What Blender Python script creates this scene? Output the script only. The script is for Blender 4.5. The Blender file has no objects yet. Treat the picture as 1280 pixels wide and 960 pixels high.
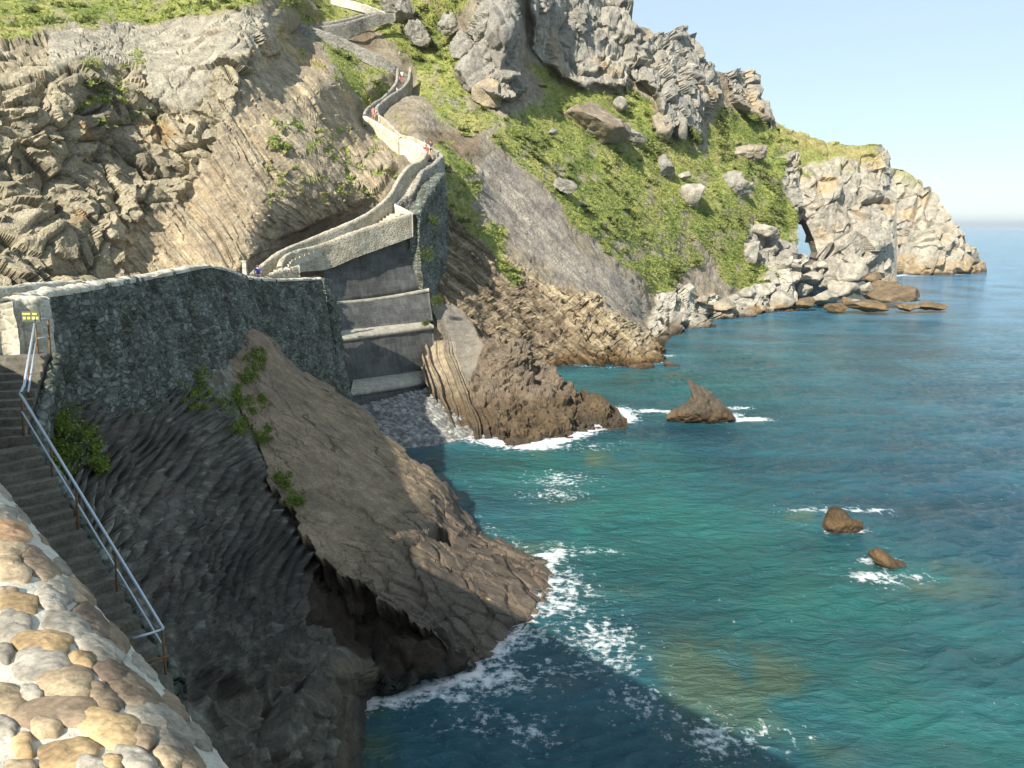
import bpy, math, random
import numpy as np
from mathutils import Vector
random.seed(7); rng = np.random.default_rng(7)
SC = bpy.context.scene
R = math.radians
# ------------------------------------------------------------------ camera, sky, sun, exposure
H = 16.0; PITCH = R(11.1); FPX = 1005.0
cam = bpy.data.cameras.new('camera'); co = bpy.data.objects.new('camera', cam)
SC.collection.objects.link(co); SC.camera = co
cam.sensor_width = 36; cam.lens = FPX/1280*36; cam.clip_start = 0.05; cam.clip_end = 90000
co.location = (0, 0, H); co.rotation_euler = (R(90)-PITCH, 0, 0)
SUN_EL = 34.8; TRAVEL = (0.507, 0.862)          # horizontal direction the light travels
to_sun = (-TRAVEL[0], -TRAVEL[1])
w = bpy.data.worlds.new('World'); SC.world = w; w.use_nodes = True
wt = w.node_tree; bg = wt.nodes['Background']
sky = wt.nodes.new('ShaderNodeTexSky'); sky.sky_type = 'NISHITA'; sky.sun_disc = False
sky.sun_elevation = R(SUN_EL); sky.sun_rotation = math.atan2(to_sun[0], to_sun[1])
sky.air_density = 1.0; sky.dust_density = 0.0; sky.ozone_density = 1.0
hs = wt.nodes.new('ShaderNodeHueSaturation'); hs.inputs['Saturation'].default_value = .85; wt.links.new(sky.outputs[0], hs.inputs['Color']); mxs = wt.nodes.new('ShaderNodeMix'); mxs.data_type = 'RGBA'; mxs.blend_type = 'MULTIPLY'; mxs.inputs[0].default_value = 1; wt.links.new(hs.outputs[0], mxs.inputs[6]); mxs.inputs[7].default_value = (.93, 1.0, 1.07, 1); mx2 = wt.nodes.new('ShaderNodeMix'); mx2.data_type = 'RGBA'; mx2.inputs[0].default_value = .68; wt.links.new(mxs.outputs[2], mx2.inputs[6]); mx2.inputs[7].default_value = (3.0, 3.75, 4.2, 1); wt.links.new(mx2.outputs[2], bg.inputs[0]); bg.inputs[1].default_value = 0.11
sl = bpy.data.lights.new('sun', 'SUN'); so = bpy.data.objects.new('sun', sl); SC.collection.objects.link(so)
sl.energy = 5.0; sl.angle = R(0.5); sl.color = (1.0, 0.94, 0.82)
ce = math.cos(R(SUN_EL))
so.rotation_euler = Vector((to_sun[0]*ce, to_sun[1]*ce, math.sin(R(SUN_EL)))).to_track_quat('Z', 'Y').to_euler()
SC.view_settings.view_transform = 'Standard'; SC.view_settings.look = 'None'
SC.view_settings.exposure = 0.85; SC.view_settings.gamma = 1
SC.render.engine = 'CYCLES'

# ------------------------------------------------------------------ maths helpers
CP, SP = math.cos(PITCH), math.sin(PITCH)
def P(px, py, d):
    """world points at forward distance d from the standpoint for survey directions px,py (arrays ok)"""
    xc = (np.asarray(px, float)-640)/FPX; yc = (480-np.asarray(py, float))/FPX
    Y = CP+yc*SP; Z = -SP+yc*CP
    d = np.asarray(d, float)
    return np.stack(np.broadcast_arrays(xc/Y*d, d, H+Z/Y*d), -1)
def G(px, py, z=0.0):
    yc = (480-np.asarray(py, float))/FPX; Y = CP+yc*SP; Z = -SP+yc*CP
    return P(px, py, (z-H)/(Z/Y))
def hash3(ix, iy, iz, k=0):
    h = (ix.astype(np.int64)*374761393 + iy.astype(np.int64)*668265263 + iz.astype(np.int64)*2147483647 + k*974634777) & 0xffffffff
    h = ((h ^ (h >> 13))*1274126177) & 0xffffffff
    h = ((h ^ (h >> 16))*2246822519) & 0xffffffff
    return ((h ^ (h >> 15)) & 0xffffff)/float(0xffffff)
def vnoise(p, k=0):
    i = np.floor(p).astype(np.int64); f = p-i; f = f*f*f*(f*(f*6-15)+10)
    r = 0
    for a in (0, 1):
        for b in (0, 1):
            for c in (0, 1):
                wgt = (f[:, 0] if a else 1-f[:, 0])*(f[:, 1] if b else 1-f[:, 1])*(f[:, 2] if c else 1-f[:, 2])
                r = r+wgt*hash3(i[:, 0]+a, i[:, 1]+b, i[:, 2]+c, k)
    return r*2-1
def fbm(p, o=4, k=0, gain=.5):
    r = 0; a = 1; s = 0
    for j in range(o):
        r = r+a*vnoise(p*(2.03**j)+j*17.3, k+j); s += a; a *= gain
    return r/s
def voro(p, k=0):
    i = np.floor(p).astype(np.int64); f1 = np.full(len(p), 9.); f2 = np.full(len(p), 9.); idc = np.zeros(len(p))
    for a in (-1, 0, 1):
        for b in (-1, 0, 1):
            for c in (-1, 0, 1):
                x, y, z = i[:, 0]+a, i[:, 1]+b, i[:, 2]+c
                d = np.sqrt((x+hash3(x, y, z, k)-p[:, 0])**2+(y+hash3(x, y, z, k+1)-p[:, 1])**2+(z+hash3(x, y, z, k+2)-p[:, 2])**2)
                hid = hash3(x, y, z, k+3); lt = d < f1
                f2 = np.where(lt, f1, np.minimum(f2, d)); idc = np.where(lt, hid, idc); f1 = np.where(lt, d, f1)
    return f1, f2, idc
def vface(p, k=0, tilt=1.0):
    i = np.floor(p).astype(np.int64); f1 = np.full(len(p), 9.); f2 = np.full(len(p), 9.); idc = np.zeros(len(p)); td = np.zeros(len(p))
    for a in (-1, 0, 1):
        for b in (-1, 0, 1):
            for c in (-1, 0, 1):
                x, y, z = i[:, 0]+a, i[:, 1]+b, i[:, 2]+c
                ox, oy, oz = p[:, 0]-x-hash3(x, y, z, k), p[:, 1]-y-hash3(x, y, z, k+1), p[:, 2]-z-hash3(x, y, z, k+2); d = np.sqrt(ox*ox+oy*oy+oz*oz)
                hid = hash3(x, y, z, k+3); t_ = ox*(hid-.5)+oy*(hash3(x, y, z, k+4)-.5)+oz*(hash3(x, y, z, k+5)-.5); lt = d < f1
                f2 = np.where(lt, f1, np.minimum(f2, d)); idc = np.where(lt, hid, idc); td = np.where(lt, t_, td); f1 = np.where(lt, d, f1)
    return f1, f2, idc, td*2*tilt
def rbf(pts):
    pts = np.array(pts, float); X = pts[:, :2]/100.; v = np.log(pts[:, 2]); n = len(X)
    def ker(A, B):
        r2 = ((A[:, None]-B[None])**2).sum(-1); return .5*r2*np.log(r2+1e-9)
    M = np.zeros((n+3, n+3)); M[:n, :n] = ker(X, X)+np.eye(n)*.01
    M[:n, n] = 1; M[:n, n+1:] = X; M[n, :n] = 1; M[n+1:, :n] = X.T
    c = np.linalg.solve(M, np.r_[v, 0, 0, 0])
    def f(px, py):
        Q = np.stack([px, py], -1)/100.; out = np.empty(len(Q))
        for s in range(0, len(Q), 20000):
            q = Q[s:s+20000]; out[s:s+20000] = ker(q, X)@c[:n]+c[n]+q@c[n+1:]
        return np.exp(out)
    return f
def pip(px, py, poly):
    ins = np.zeros(len(px), bool); n = len(poly)
    for j in range(n):
        x1, y1 = poly[j]; x2, y2 = poly[j-1]
        if y1 == y2: continue
        c = ((y1 > py) != (y2 > py)) & (px < (x2-x1)*(py-y1)/(y2-y1)+x1)
        ins ^= c
    return ins.astype(float)
def blur(m, nr, nc, n):
    a = m.reshape(nr, nc)
    for _ in range(n):
        b = np.pad(a, 1, mode='edge')
        a = (b[:-2, 1:-1]+b[2:, 1:-1]+b[1:-1, :-2]+b[1:-1, 2:]+a*2)/6
    return a.ravel()
def grid_normals(V, nr, nc):
    A = V.reshape(nr, nc, 3)
    n = np.cross(np.gradient(A, axis=1), np.gradient(A, axis=0))
    n /= np.linalg.norm(n, axis=-1, keepdims=True)+1e-9
    return n.reshape(-1, 3)
def sm(a, b, x): t = np.clip((x-a)/(b-a), 0, 1); return t*t*(3-2*t)
def lerp(a, b, t): return a+(b-a)*t

# ------------------------------------------------------------------ object helpers
COL = SC.collection
def mesh_obj(name, V, F, mat, parent=None, col=None, smooth=True, attrs=None):
    V = np.asarray(V, float); me = bpy.data.meshes.new(name)
    if isinstance(F, np.ndarray) and F.shape[1] in (3, 4):
        k = F.shape[1]; me.vertices.add(len(V)); me.vertices.foreach_set('co', V.ravel())
        me.loops.add(F.size); me.loops.foreach_set('vertex_index', F.ravel().astype(np.int32))
        me.polygons.add(len(F)); me.polygons.foreach_set('loop_start', np.arange(0, F.size, k, dtype=np.int32))
        me.update(calc_edges=True)
    else:
        me.from_pydata([tuple(v) for v in V], [], [tuple(int(i) for i in f) for f in F]); me.update()
    me.polygons.foreach_set('use_smooth', [smooth]*len(me.polygons))
    if col is not None:
        a = me.attributes.new('Col', 'FLOAT_COLOR', 'POINT'); c = np.ones((len(V), 4)); c[:, :3] = np.broadcast_to(col, (len(V), 3))
        a.data.foreach_set('color', c.ravel())
    for kk, vv in (attrs or {}).items():
        a = me.attributes.new(kk, 'FLOAT', 'POINT'); a.data.foreach_set('value', np.asarray(vv, float))
    me.materials.append(mat); me.validate()
    o = bpy.data.objects.new(name, me); COL.objects.link(o)
    if parent: o.parent = parent
    return o
def tag(o, label=None, cat=None, group=None, kind=None):
    if label: o['label'] = label
    if cat: o['category'] = cat
    if group: o['group'] = group
    if kind: o['kind'] = kind
    return o
def empty(name, loc, label, cat, group=None, rz=0):
    o = bpy.data.objects.new(name, None); COL.objects.link(o); o.location = loc; o.rotation_euler.z = rz
    return tag(o, label, cat, group)
def child(name, V, F, mat, root, **k):
    V = np.asarray(V, float)-np.array(root.location) if not k.pop('local', False) else V
    return mesh_obj(name, V, F, mat, root, **k)
def grid_faces(nr, nc, off=0, flip=False):
    i = (np.arange(nr-1)[:, None]*nc+np.arange(nc-1)[None]).ravel()+off
    F = np.stack([i, i+nc, i+nc+1, i+1], -1)
    return F[:, ::-1] if flip else F

# ------------------------------------------------------------------ materials
def new_mat(name):
    m = bpy.data.materials.new(name); m.use_nodes = True; nt = m.node_tree
    return m, nt, nt.nodes['Principled BSDF']
def nd(nt, t, **k):
    n = nt.nodes.new(t)
    for a, v in k.items():
        if a in n.inputs: n.inputs[a].default_value = v
        else: setattr(n, a, v)
    return n
def noise(nt, vec, scale, detail=6, rough=.6):
    n = nd(nt, 'ShaderNodeTexNoise'); n.inputs['Scale'].default_value = scale; n.inputs['Detail'].default_value = detail; n.inputs['Roughness'].default_value = rough
    nt.links.new(vec, n.inputs['Vector']); return n
def ramp(nt, src, p0, c0, p1, c1):
    r = nd(nt, 'ShaderNodeValToRGB'); e = r.color_ramp.elements
    e[0].position = p0; e[0].color = (*c0, 1) if hasattr(c0, '__len__') else (c0, c0, c0, 1)
    e[1].position = p1; e[1].color = (*c1, 1) if hasattr(c1, '__len__') else (c1, c1, c1, 1)
    nt.links.new(src, r.inputs[0]); return r
def mix(nt, mode, a, b, f=1.0):
    m = nd(nt, 'ShaderNodeMix'); m.data_type = 'RGBA'; m.blend_type = mode
    if hasattr(f, 'name') or isinstance(f, bpy.types.NodeSocket): nt.links.new(f, m.inputs['Factor'])
    else: m.inputs['Factor'].default_value = f
    for s, v in (('A', a), ('B', b)):
        sock = [i for i in m.inputs if i.name == s and i.type == 'RGBA'][0]
        if isinstance(v, bpy.types.NodeSocket): nt.links.new(v, sock)
        else: sock.default_value = (*v, 1)
    return [o for o in m.outputs if o.type == 'RGBA'][0]
def rock_mat(name, s=1.0, bump=.35, dist=.25, rough=.9, spec=.25, color=None, strata=None):
    """stone: colour of the mesh's own zones, mottled and pitted in world space"""
    m, nt, b = new_mat(name)
    geo = nd(nt, 'ShaderNodeNewGeometry'); pos = geo.outputs['Position']
    if color is None:
        at = nd(nt, 'ShaderNodeAttribute', attribute_name='Col'); base = at.outputs['Color']
    else:
        rgb = nd(nt, 'ShaderNodeRGB'); rgb.outputs[0].default_value = (*color, 1); base = rgb.outputs[0]
    n1 = noise(nt, pos, .9*s, 8, .65); n2 = noise(nt, pos, 5.5*s, 8, .7)
    c = mix(nt, 'MULTIPLY', base, ramp(nt, n1.outputs[0], .3, (.62, .60, .58), .7, (1.32, 1.3, 1.25)).outputs[0])
    c = mix(nt, 'MULTIPLY', c, ramp(nt, n2.outputs[0], .32, (.62, .62, .64), .68, (1.35, 1.33, 1.3)).outputs[0])
    if strata:
        a_ = R(strata); da = nd(nt, 'ShaderNodeVectorMath', operation='DOT_PRODUCT'); da.inputs[1].default_value = (math.cos(a_), .15, -math.sin(a_)); db = nd(nt, 'ShaderNodeVectorMath', operation='DOT_PRODUCT'); db.inputs[1].default_value = (math.sin(a_), -.1, math.cos(a_))
        nt.links.new(pos, da.inputs[0]); nt.links.new(pos, db.inputs[0]); cx = nd(nt, 'ShaderNodeCombineXYZ'); m1 = nd(nt, 'ShaderNodeMath', operation='MULTIPLY'); m1.inputs[1].default_value = .10; m2 = nd(nt, 'ShaderNodeMath', operation='MULTIPLY'); m2.inputs[1].default_value = 1.5
        nt.links.new(da.outputs['Value'], m1.inputs[0]); nt.links.new(db.outputs['Value'], m2.inputs[0]); nt.links.new(m1.outputs[0], cx.inputs[0]); nt.links.new(m2.outputs[0], cx.inputs[1])
        ns = noise(nt, cx.outputs[0], 1.0, 7, .75); sa_ = nd(nt, 'ShaderNodeAttribute', attribute_name='strat')
        c2 = mix(nt, 'MULTIPLY', c, ramp(nt, ns.outputs[0], .36, (.55, .52, .50), .64, (1.5, 1.45, 1.35)).outputs[0]); c = mix(nt, 'MIX', c, c2, sa_.outputs['Fac'])
        sm_ = nd(nt, 'ShaderNodeMath', operation='MULTIPLY'); nt.links.new(ns.outputs[0], sm_.inputs[0]); nt.links.new(sa_.outputs['Fac'], sm_.inputs[1]); s3 = nd(nt, 'ShaderNodeMath', operation='MULTIPLY'); s3.inputs[1].default_value = 1.2; nt.links.new(sm_.outputs[0], s3.inputs[0])
    nt.links.new(c, b.inputs['Base Color'])
    add = nd(nt, 'ShaderNodeMath', operation='ADD')
    mul = nd(nt, 'ShaderNodeMath', operation='MULTIPLY'); mul.inputs[1].default_value = .5
    n3 = noise(nt, pos, 2.2*s, 10, .72)
    nt.links.new(n2.outputs[0], mul.inputs[0]); nt.links.new(n3.outputs[0], add.inputs[0]); nt.links.new(mul.outputs[0], add.inputs[1])
    if strata: ad3 = nd(nt, 'ShaderNodeMath', operation='ADD'); nt.links.new(add.outputs[0], ad3.inputs[0]); nt.links.new(s3.outputs[0], ad3.inputs[1]); add = ad3
    bp = nd(nt, 'ShaderNodeBump'); bp.inputs['Strength'].default_value = bump; bp.inputs['Distance'].default_value = dist
    nt.links.new(add.outputs[0], bp.inputs['Height']); nt.links.new(bp.outputs[0], b.inputs['Normal'])
    b.inputs['Roughness'].default_value = rough; b.inputs['Specular IOR Level'].default_value = spec
    return m
def masonry_mat(name, c1, c2, mortar, scale=3.2, bump=.6, dist=.06, stain=(.8, .78, .7)):
    """rubble masonry: irregular stones in mortar"""
    m, nt, b = new_mat(name)
    geo = nd(nt, 'ShaderNodeNewGeometry'); pos = geo.outputs['Position']
    nz = noise(nt, pos, 1.7, 3); sc = nd(nt, 'ShaderNodeVectorMath', operation='SCALE'); sc.inputs['Scale'].default_value = .25
    nt.links.new(nz.outputs['Color'], sc.inputs[0])
    ad = nd(nt, 'ShaderNodeVectorMath', operation='ADD'); nt.links.new(pos, ad.inputs[0]); nt.links.new(sc.outputs[0], ad.inputs[1])
    mp = nd(nt, 'ShaderNodeMapping'); mp.inputs['Scale'].default_value = (1, 1, 1.7); nt.links.new(ad.outputs[0], mp.inputs[0])
    v1 = nd(nt, 'ShaderNodeTexVoronoi'); v1.inputs['Scale'].default_value = scale; nt.links.new(mp.outputs[0], v1.inputs['Vector'])
    v2 = nd(nt, 'ShaderNodeTexVoronoi', feature='DISTANCE_TO_EDGE'); v2.inputs['Scale'].default_value = scale; nt.links.new(mp.outputs[0], v2.inputs['Vector'])
    sep = nd(nt, 'ShaderNodeSeparateColor'); nt.links.new(v1.outputs['Color'], sep.inputs[0])
    cc = ramp(nt, sep.outputs[0], .05, c1, .95, c2)
    edge = ramp(nt, v2.outputs['Distance'], .02, 0, .10, 1)
    c = mix(nt, 'MIX', mortar, cc.outputs[0], edge.outputs[0])
    n2 = noise(nt, pos, 9, 8, .7); n1 = noise(nt, pos, .7, 5, .6)
    c = mix(nt, 'MULTIPLY', c, ramp(nt, n2.outputs[0], .3, .65, .7, 1.3).outputs[0])
    c = mix(nt, 'MULTIPLY', c, ramp(nt, n1.outputs[0], .35, stain, .65, (1.15, 1.15, 1.15)).outputs[0])
    nt.links.new(c, b.inputs['Base Color'])
    pw = ramp(nt, v2.outputs['Distance'], .0, 0, .22, 1)
    a = nd(nt, 'ShaderNodeMath', operation='MULTIPLY_ADD'); a.inputs[1].default_value = .35
    nt.links.new(n2.outputs[0], a.inputs[0]); nt.links.new(pw.outputs[0], a.inputs[2])
    bp = nd(nt, 'ShaderNodeBump'); bp.inputs['Strength'].default_value = bump; bp.inputs['Distance'].default_value = dist
    nt.links.new(a.outputs[0], bp.inputs['Height']); nt.links.new(bp.outputs[0], b.inputs['Normal'])
    b.inputs['Roughness'].default_value = .9; b.inputs['Specular IOR Level'].default_value = .2
    return m
def plain(name, col, rough=.7, metal=0.0, var=.25, s=8):
    m, nt, b = new_mat(name)
    geo = nd(nt, 'ShaderNodeNewGeometry'); n = noise(nt, geo.outputs['Position'], s, 5)
    c = mix(nt, 'MULTIPLY', tuple(col), ramp(nt, n.outputs[0], .3, 1-var, .7, 1+var).outputs[0])
    nt.links.new(c, b.inputs['Base Color']); b.inputs['Roughness'].default_value = rough; b.inputs['Metallic'].default_value = metal
    return m
def leaf_mat(name):
    m, nt, b = new_mat(name)
    at = nd(nt, 'ShaderNodeAttribute', attribute_name='Col'); nt.links.new(at.outputs['Color'], b.inputs['Base Color'])
    b.inputs['Roughness'].default_value = .75; b.inputs['Specular IOR Level'].default_value = .2
    tr = nd(nt, 'ShaderNodeBsdfTranslucent'); nt.links.new(at.outputs['Color'], tr.inputs[0])
    mx = nd(nt, 'ShaderNodeMixShader'); mx.inputs[0].default_value = .35
    nt.links.new(b.outputs[0], mx.inputs[1]); nt.links.new(tr.outputs[0], mx.inputs[2])
    nt.links.new(mx.outputs[0], nt.nodes['Material Output'].inputs[0]); return m
M_FAR = rock_mat('cliff_rock', .9, .7, .7)
M_HILL = rock_mat('hill_rock', .8, .75, .75, strata=38)
M_NEAR = rock_mat('near_rock', 2.2, .5, .16, .85)
M_SLAB = rock_mat('slab_rock', 1.6, .6, .14, .8, .3)
def add_cracks(m, sc=.55, w=.035, dark=.35):
    nt = m.node_tree; b = nt.nodes['Principled BSDF']; geo = nd(nt, 'ShaderNodeNewGeometry'); pos = geo.outputs['Position']; nz = noise(nt, pos, .9, 5, .65)
    s_ = nd(nt, 'ShaderNodeVectorMath', operation='SCALE'); s_.inputs['Scale'].default_value = 1.6; nt.links.new(nz.outputs['Color'], s_.inputs[0]); a_ = nd(nt, 'ShaderNodeVectorMath', operation='ADD'); nt.links.new(pos, a_.inputs[0]); nt.links.new(s_.outputs[0], a_.inputs[1])
    mp = nd(nt, 'ShaderNodeMapping'); mp.inputs['Rotation'].default_value = (0, 0, R(-35)); mp.inputs['Scale'].default_value = (.55, 1.25, .2); nt.links.new(a_.outputs[0], mp.inputs[0])
    v = nd(nt, 'ShaderNodeTexVoronoi', feature='DISTANCE_TO_EDGE'); v.inputs['Scale'].default_value = sc; nt.links.new(mp.outputs[0], v.inputs['Vector'])
    n2 = noise(nt, pos, .35, 3); g = ramp(nt, n2.outputs[0], .42, 0, .58, 1); e = ramp(nt, v.outputs['Distance'], 0, 0, w, 1)
    inv = nd(nt, 'ShaderNodeMath', operation='SUBTRACT'); inv.inputs[0].default_value = 1; nt.links.new(e.outputs[0], inv.inputs[1]); f = nd(nt, 'ShaderNodeMath', operation='MULTIPLY'); nt.links.new(inv.outputs[0], f.inputs[0]); nt.links.new(g.outputs[0], f.inputs[1])
    old = b.inputs['Base Color'].links[0].from_socket; c = mix(nt, 'MULTIPLY', old, (dark, dark, dark), f.outputs[0]); nt.links.new(c, b.inputs['Base Color'])
    bp0 = b.inputs['Normal'].links[0].from_node; h0 = bp0.inputs['Height'].links[0].from_socket; sb = nd(nt, 'ShaderNodeMath', operation='MULTIPLY_ADD'); sb.inputs[1].default_value = -1.2; nt.links.new(f.outputs[0], sb.inputs[0]); nt.links.new(h0, sb.inputs[2]); nt.links.new(sb.outputs[0], bp0.inputs['Height'])
add_cracks(M_SLAB)
M_WET = rock_mat('shore_rock', 1.3, .55, .3, .75, .35)
M_LEAF = leaf_mat('leaves')
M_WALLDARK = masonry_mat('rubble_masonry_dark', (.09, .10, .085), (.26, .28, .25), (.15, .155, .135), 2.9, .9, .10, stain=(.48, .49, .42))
M_PARAPET = masonry_mat('parapet_masonry', (.30, .26, .20), (.46, .42, .34), (.50, .46, .38), 3.2, .5, .06)
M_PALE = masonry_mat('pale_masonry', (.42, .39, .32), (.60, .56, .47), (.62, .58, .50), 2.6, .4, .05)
M_GREYW = masonry_mat('grey_masonry', (.20, .19, .17), (.38, .36, .32), (.34, .32, .29), 2.6, .6, .08)
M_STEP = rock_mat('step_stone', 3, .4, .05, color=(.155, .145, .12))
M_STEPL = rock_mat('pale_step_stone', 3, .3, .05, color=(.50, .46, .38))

# ================================================================== THE BIG HILL (left cliff, central slope, crags, grass slope)
def curve(pts, x): a = np.array(pts, float); return np.interp(x, a[:, 0], a[:, 1])
SKY = [(-200,-150),(640,-150),(700,-110),(760,-45),(783,0),(787,18),(796,30),(815,36),(830,43),(843,36),(858,37),(868,45),(878,62),(881,75),(893,88),(903,92),(916,88),(935,88),(947,98),(955,118),(963,130),(966,150),(985,161),(1010,168),(1030,174)]
BOT = [(-200,430),(380,430),(400,520),(540,520),(600,500),(700,485),(770,478),(822,472),(838,462),(850,425),(900,415),(1000,405),(1030,400)]
CTRL = [(-150,400,50.6),(-150,200,57.5),(-150,60,75.9),(-150,0,97.7),(-150,-150,138.0),(0,350,52.9),(0,200,62.1),(0,90,69.0),(0,55,78.2),(0,0,103.5),(0,-150,143.8),
 (60,420,51.7),(100,350,59.0),(100,250,64.7),(100,150,69.2),(100,60,77.2),(100,30,90.8),(100,-50,124.8),(200,345,65.0),(200,250,70.6),(200,150,76.2),(200,70,82.9),(200,20,100.8),(200,-80,134.4),
 (240,250,73.5),(260,200,73.5),(280,100,79),(300,25,88.0),(310,-60,125.0),(300,335,64.0),(300,250,70.0),(330,150,79),(330,50,90),(345,20,104),(350,0,114.0),(300,430,62.0),
 (400,275,78.0),(360,300,74.0),(450,245,84.0),(485,225,88.0),(400,200,81),(400,100,96),(440,150,101),(450,175,98.0),(465,110,116),(420,60,122.0),(360,40,116.0),
 (440,45,134.0),(480,25,142.0),(400,-50,160.0),(500,100,131.0),(520,100,133.0),(500,125,122.0),(470,160,106.0),(500,195,96.0),(530,210,93.0),
 (560,100,132.0),(560,40,145.0),(560,170,108.0),(565,210,97.0),(548,240,91.0),(550,290,88.0),(545,350,83.0),(540,400,80.0),(550,450,78.0),(545,500,78.0),
 (470,300,86.0),(470,400,84.0),(470,500,84.0),(400,340,82.0),(400,500,80.0),
 (600,500,77.0),(600,400,85.0),(640,440,87.0),(700,458,92.6),(760,455,94.0),(820,446,99.0),(835,440,108.0),(855,400,129.0),(900,393,144.0),(1000,386,158.0),(1030,384,161.0),
 (600,300,95.0),(650,350,96.0),(700,400,97.0),(770,420,98.0),(600,220,104.0),(650,250,108.0),(700,300,109.0),(750,350,110.0),(790,390,112.0),(812,400,122.0),
 (620,150,118.0),(650,200,116.0),(700,200,124.0),(700,130,140.0),(680,100,144.0),(750,250,127.0),(800,300,131.0),(850,350,138.0),(900,365,146.0),
 (750,180,140.0),(800,190,148.0),(850,230,152.0),(900,250,158.0),(900,190,172.0),(950,200,180.0),(950,300,165.0),(1000,350,163.0),(1000,270,176.0),(1000,180,192.0),(1030,176,196.0),
 (600,30,130.0),(600,-80,142.0),(640,60,133.0),(700,50,152.0),(700,-80,165.0),(780,20,166.0),(780,110,158.0),(840,45,176.0),(850,120,166.0),(870,170,167.0),(915,92,194.0),(930,150,186.0),(960,150,198.0),(455,145,109.5),(477,124,117),(492,107,123),(497,88,130.5),(476,100,121),(440,128,108),(462,162,105),(482,174,102),(502,190,98.5),(515,150,104),(500,150,108),(485,140,112),(430,100,108),(375,45,121),(420,58,125),(460,75,130)]
fD = rbf(CTRL)
NR, NC = 400, 760
xs = np.linspace(-150, 997, NC)
top = curve(SKY, xs); bot = curve(BOT, xs)
t = np.linspace(0, 1, NR)
PX = np.broadcast_to(xs, (NR, NC)).ravel().copy(); PY = (top[None]+(bot-top)[None]*t[:, None]).ravel()
D = fD(PX, PY)
q = np.stack([PX, PY, PX*0], -1)
wx = fbm(q/40, 4, 11)*16; wy = fbm(q/40, 4, 21)*16
QX, QY = PX+wx, PY+wy
def zone(*polys, b=2, warp=1.0):
    m = np.zeros(len(PX))
    for p in polys: m = np.maximum(m, pip(PX+wx*warp, PY+wy*warp, p))
    return blur(m, NR, NC, b)
z_cong = zone([(-200,60),(0,60),(40,55),(70,40),(120,40),(230,24),(300,12),(322,30),(318,60),(308,110),(272,160),(262,200),(235,240),(150,285),(150,360),(-200,460)], b=8)
z_lime = zone([(60,45),(120,38),(230,24),(300,12),(320,20),(315,60),(270,90),(230,140),(190,130),(170,80),(100,75),(60,90)], b=4)
z_slope = zone([(320,25),(350,30),(400,80),(440,140),(455,160),(500,200),(495,240),(400,285),(310,345),(150,360),(150,290),(240,240),(265,200),(275,160),(312,110)], b=6)
z_strata = zone([(545,230),(575,250),(620,300),(660,330),(720,365),(780,400),(790,480),(560,480),(540,330)], b=5)
z_grey = zone([(590,205),(620,190),(650,210),(700,260),(745,320),(800,375),(815,400),(770,385),(700,345),(640,300),(600,260)], b=4)
z_rub = zone([(690,365),(730,365),(780,390),(820,420),(840,475),(740,478),(730,430)], b=6)
z_crag1 = zone([(560,70),(585,45),(600,10),(615,-160),(655,-160),(650,10),(645,60),(655,110),(640,125),(610,118),(585,100),(570,90)], b=3, warp=.5)
z_crag2 = zone([(655,-160),(800,-160),(787,25),(800,35),(795,60),(790,110),(770,115),(745,105),(735,115),(700,95),(665,60)], b=4, warp=.5)
z_crag3 = zone([(795,60),(815,35),(845,30),(870,40),(890,85),(895,120),(880,150),(872,180),(855,150),(835,165),(815,120),(795,95)], b=4, warp=.5)
z_crag4 = zone([(905,85),(950,85),(975,150),(940,155),(915,125)], b=3, warp=.5)
z_low = zone([(820,360),(850,350),(880,372),(930,362),(960,345),(985,330),(1020,320),(1020,420),(810,420)], b=3)
z_rocks = zone([(970,200),(990,195),(1020,210),(1020,290),(1002,320),(990,260)], [(925,285),(950,270),(995,300),(1012,330),(960,345),(935,320)],
               [(820,195),(840,210),(845,225),(825,220)], [(905,215),(930,210),(940,240),(925,245)], [(910,180),(940,178),(950,200),(925,205)], [(985,195),(960,187)], b=2, warp=.8)
z_fold = zone([(620,125),(680,120),(690,160),(650,170),(620,150)], b=3)
z_brown = zone([(440,35),(468,28),(478,60),(440,55)], [(530,165),(605,165),(600,190),(560,210),(535,200)], b=3)
grassP = [[(-250,-200),(330,-200),(330,0),(290,8),(230,20),(160,30),(120,36),(70,40),(40,56),(0,62),(-250,80)],
 [(330,-200),(610,-200),(600,-10),(560,40),(575,75),(600,125),(640,150),(600,165),(545,155),(525,100),(515,70),(470,30),(400,30),(340,12)],
 [(385,36),(440,52),(500,88),(497,100),(478,118),(455,138),(440,112),(410,70)],
 [(655,75),(680,82),(720,112),(745,118),(800,120),(830,170),(860,160),(880,185),(890,130),(915,140),(965,155),(1050,175),(1060,200),(985,195),(975,240),(1003,275),(998,310),(940,270),(925,300),(965,345),(930,362),(890,330),(858,285),(810,255),(800,300),(845,350),(810,368),(780,335),(735,285),(700,255),(660,210),(620,175),(640,145),(690,128)],
 [(560,215),(600,225),(588,255),(612,272),(655,345),(645,362),(600,305),(562,250)],
 [(545,180),(570,175),(590,215),(560,225)],
 [(520,230),(545,225),(545,300),(532,380),(524,330)],
 [(805,240),(850,250),(860,300),(880,340),(840,345),(800,290)], [(925,320),(970,335),(975,352),(930,358)]]
z_grass = zone(*grassP, b=2)
gn = fbm(q/14, 4, 77)
z_grass *= 1-sm(.05, .4, gn*1.0-.12)*.8
patchy = zone([(150,130),(180,60),(100,80),(120,140)], [(330,150),(500,150),(500,240),(330,260)], [(345,35),(400,60),(440,120),(400,90)], [(120,110),(90,150),(200,160),(170,110)], b=6)
z_grass = np.maximum(z_grass, patchy*sm(.18, .38, fbm(q/9, 4, 5)))
crag = np.clip(z_crag1+z_crag2+z_crag3+z_crag4, 0, 1)
D = D*(1-.055*z_crag1-.03*z_crag2-.03*z_crag3-.03*z_crag4-.012*z_low)
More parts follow.
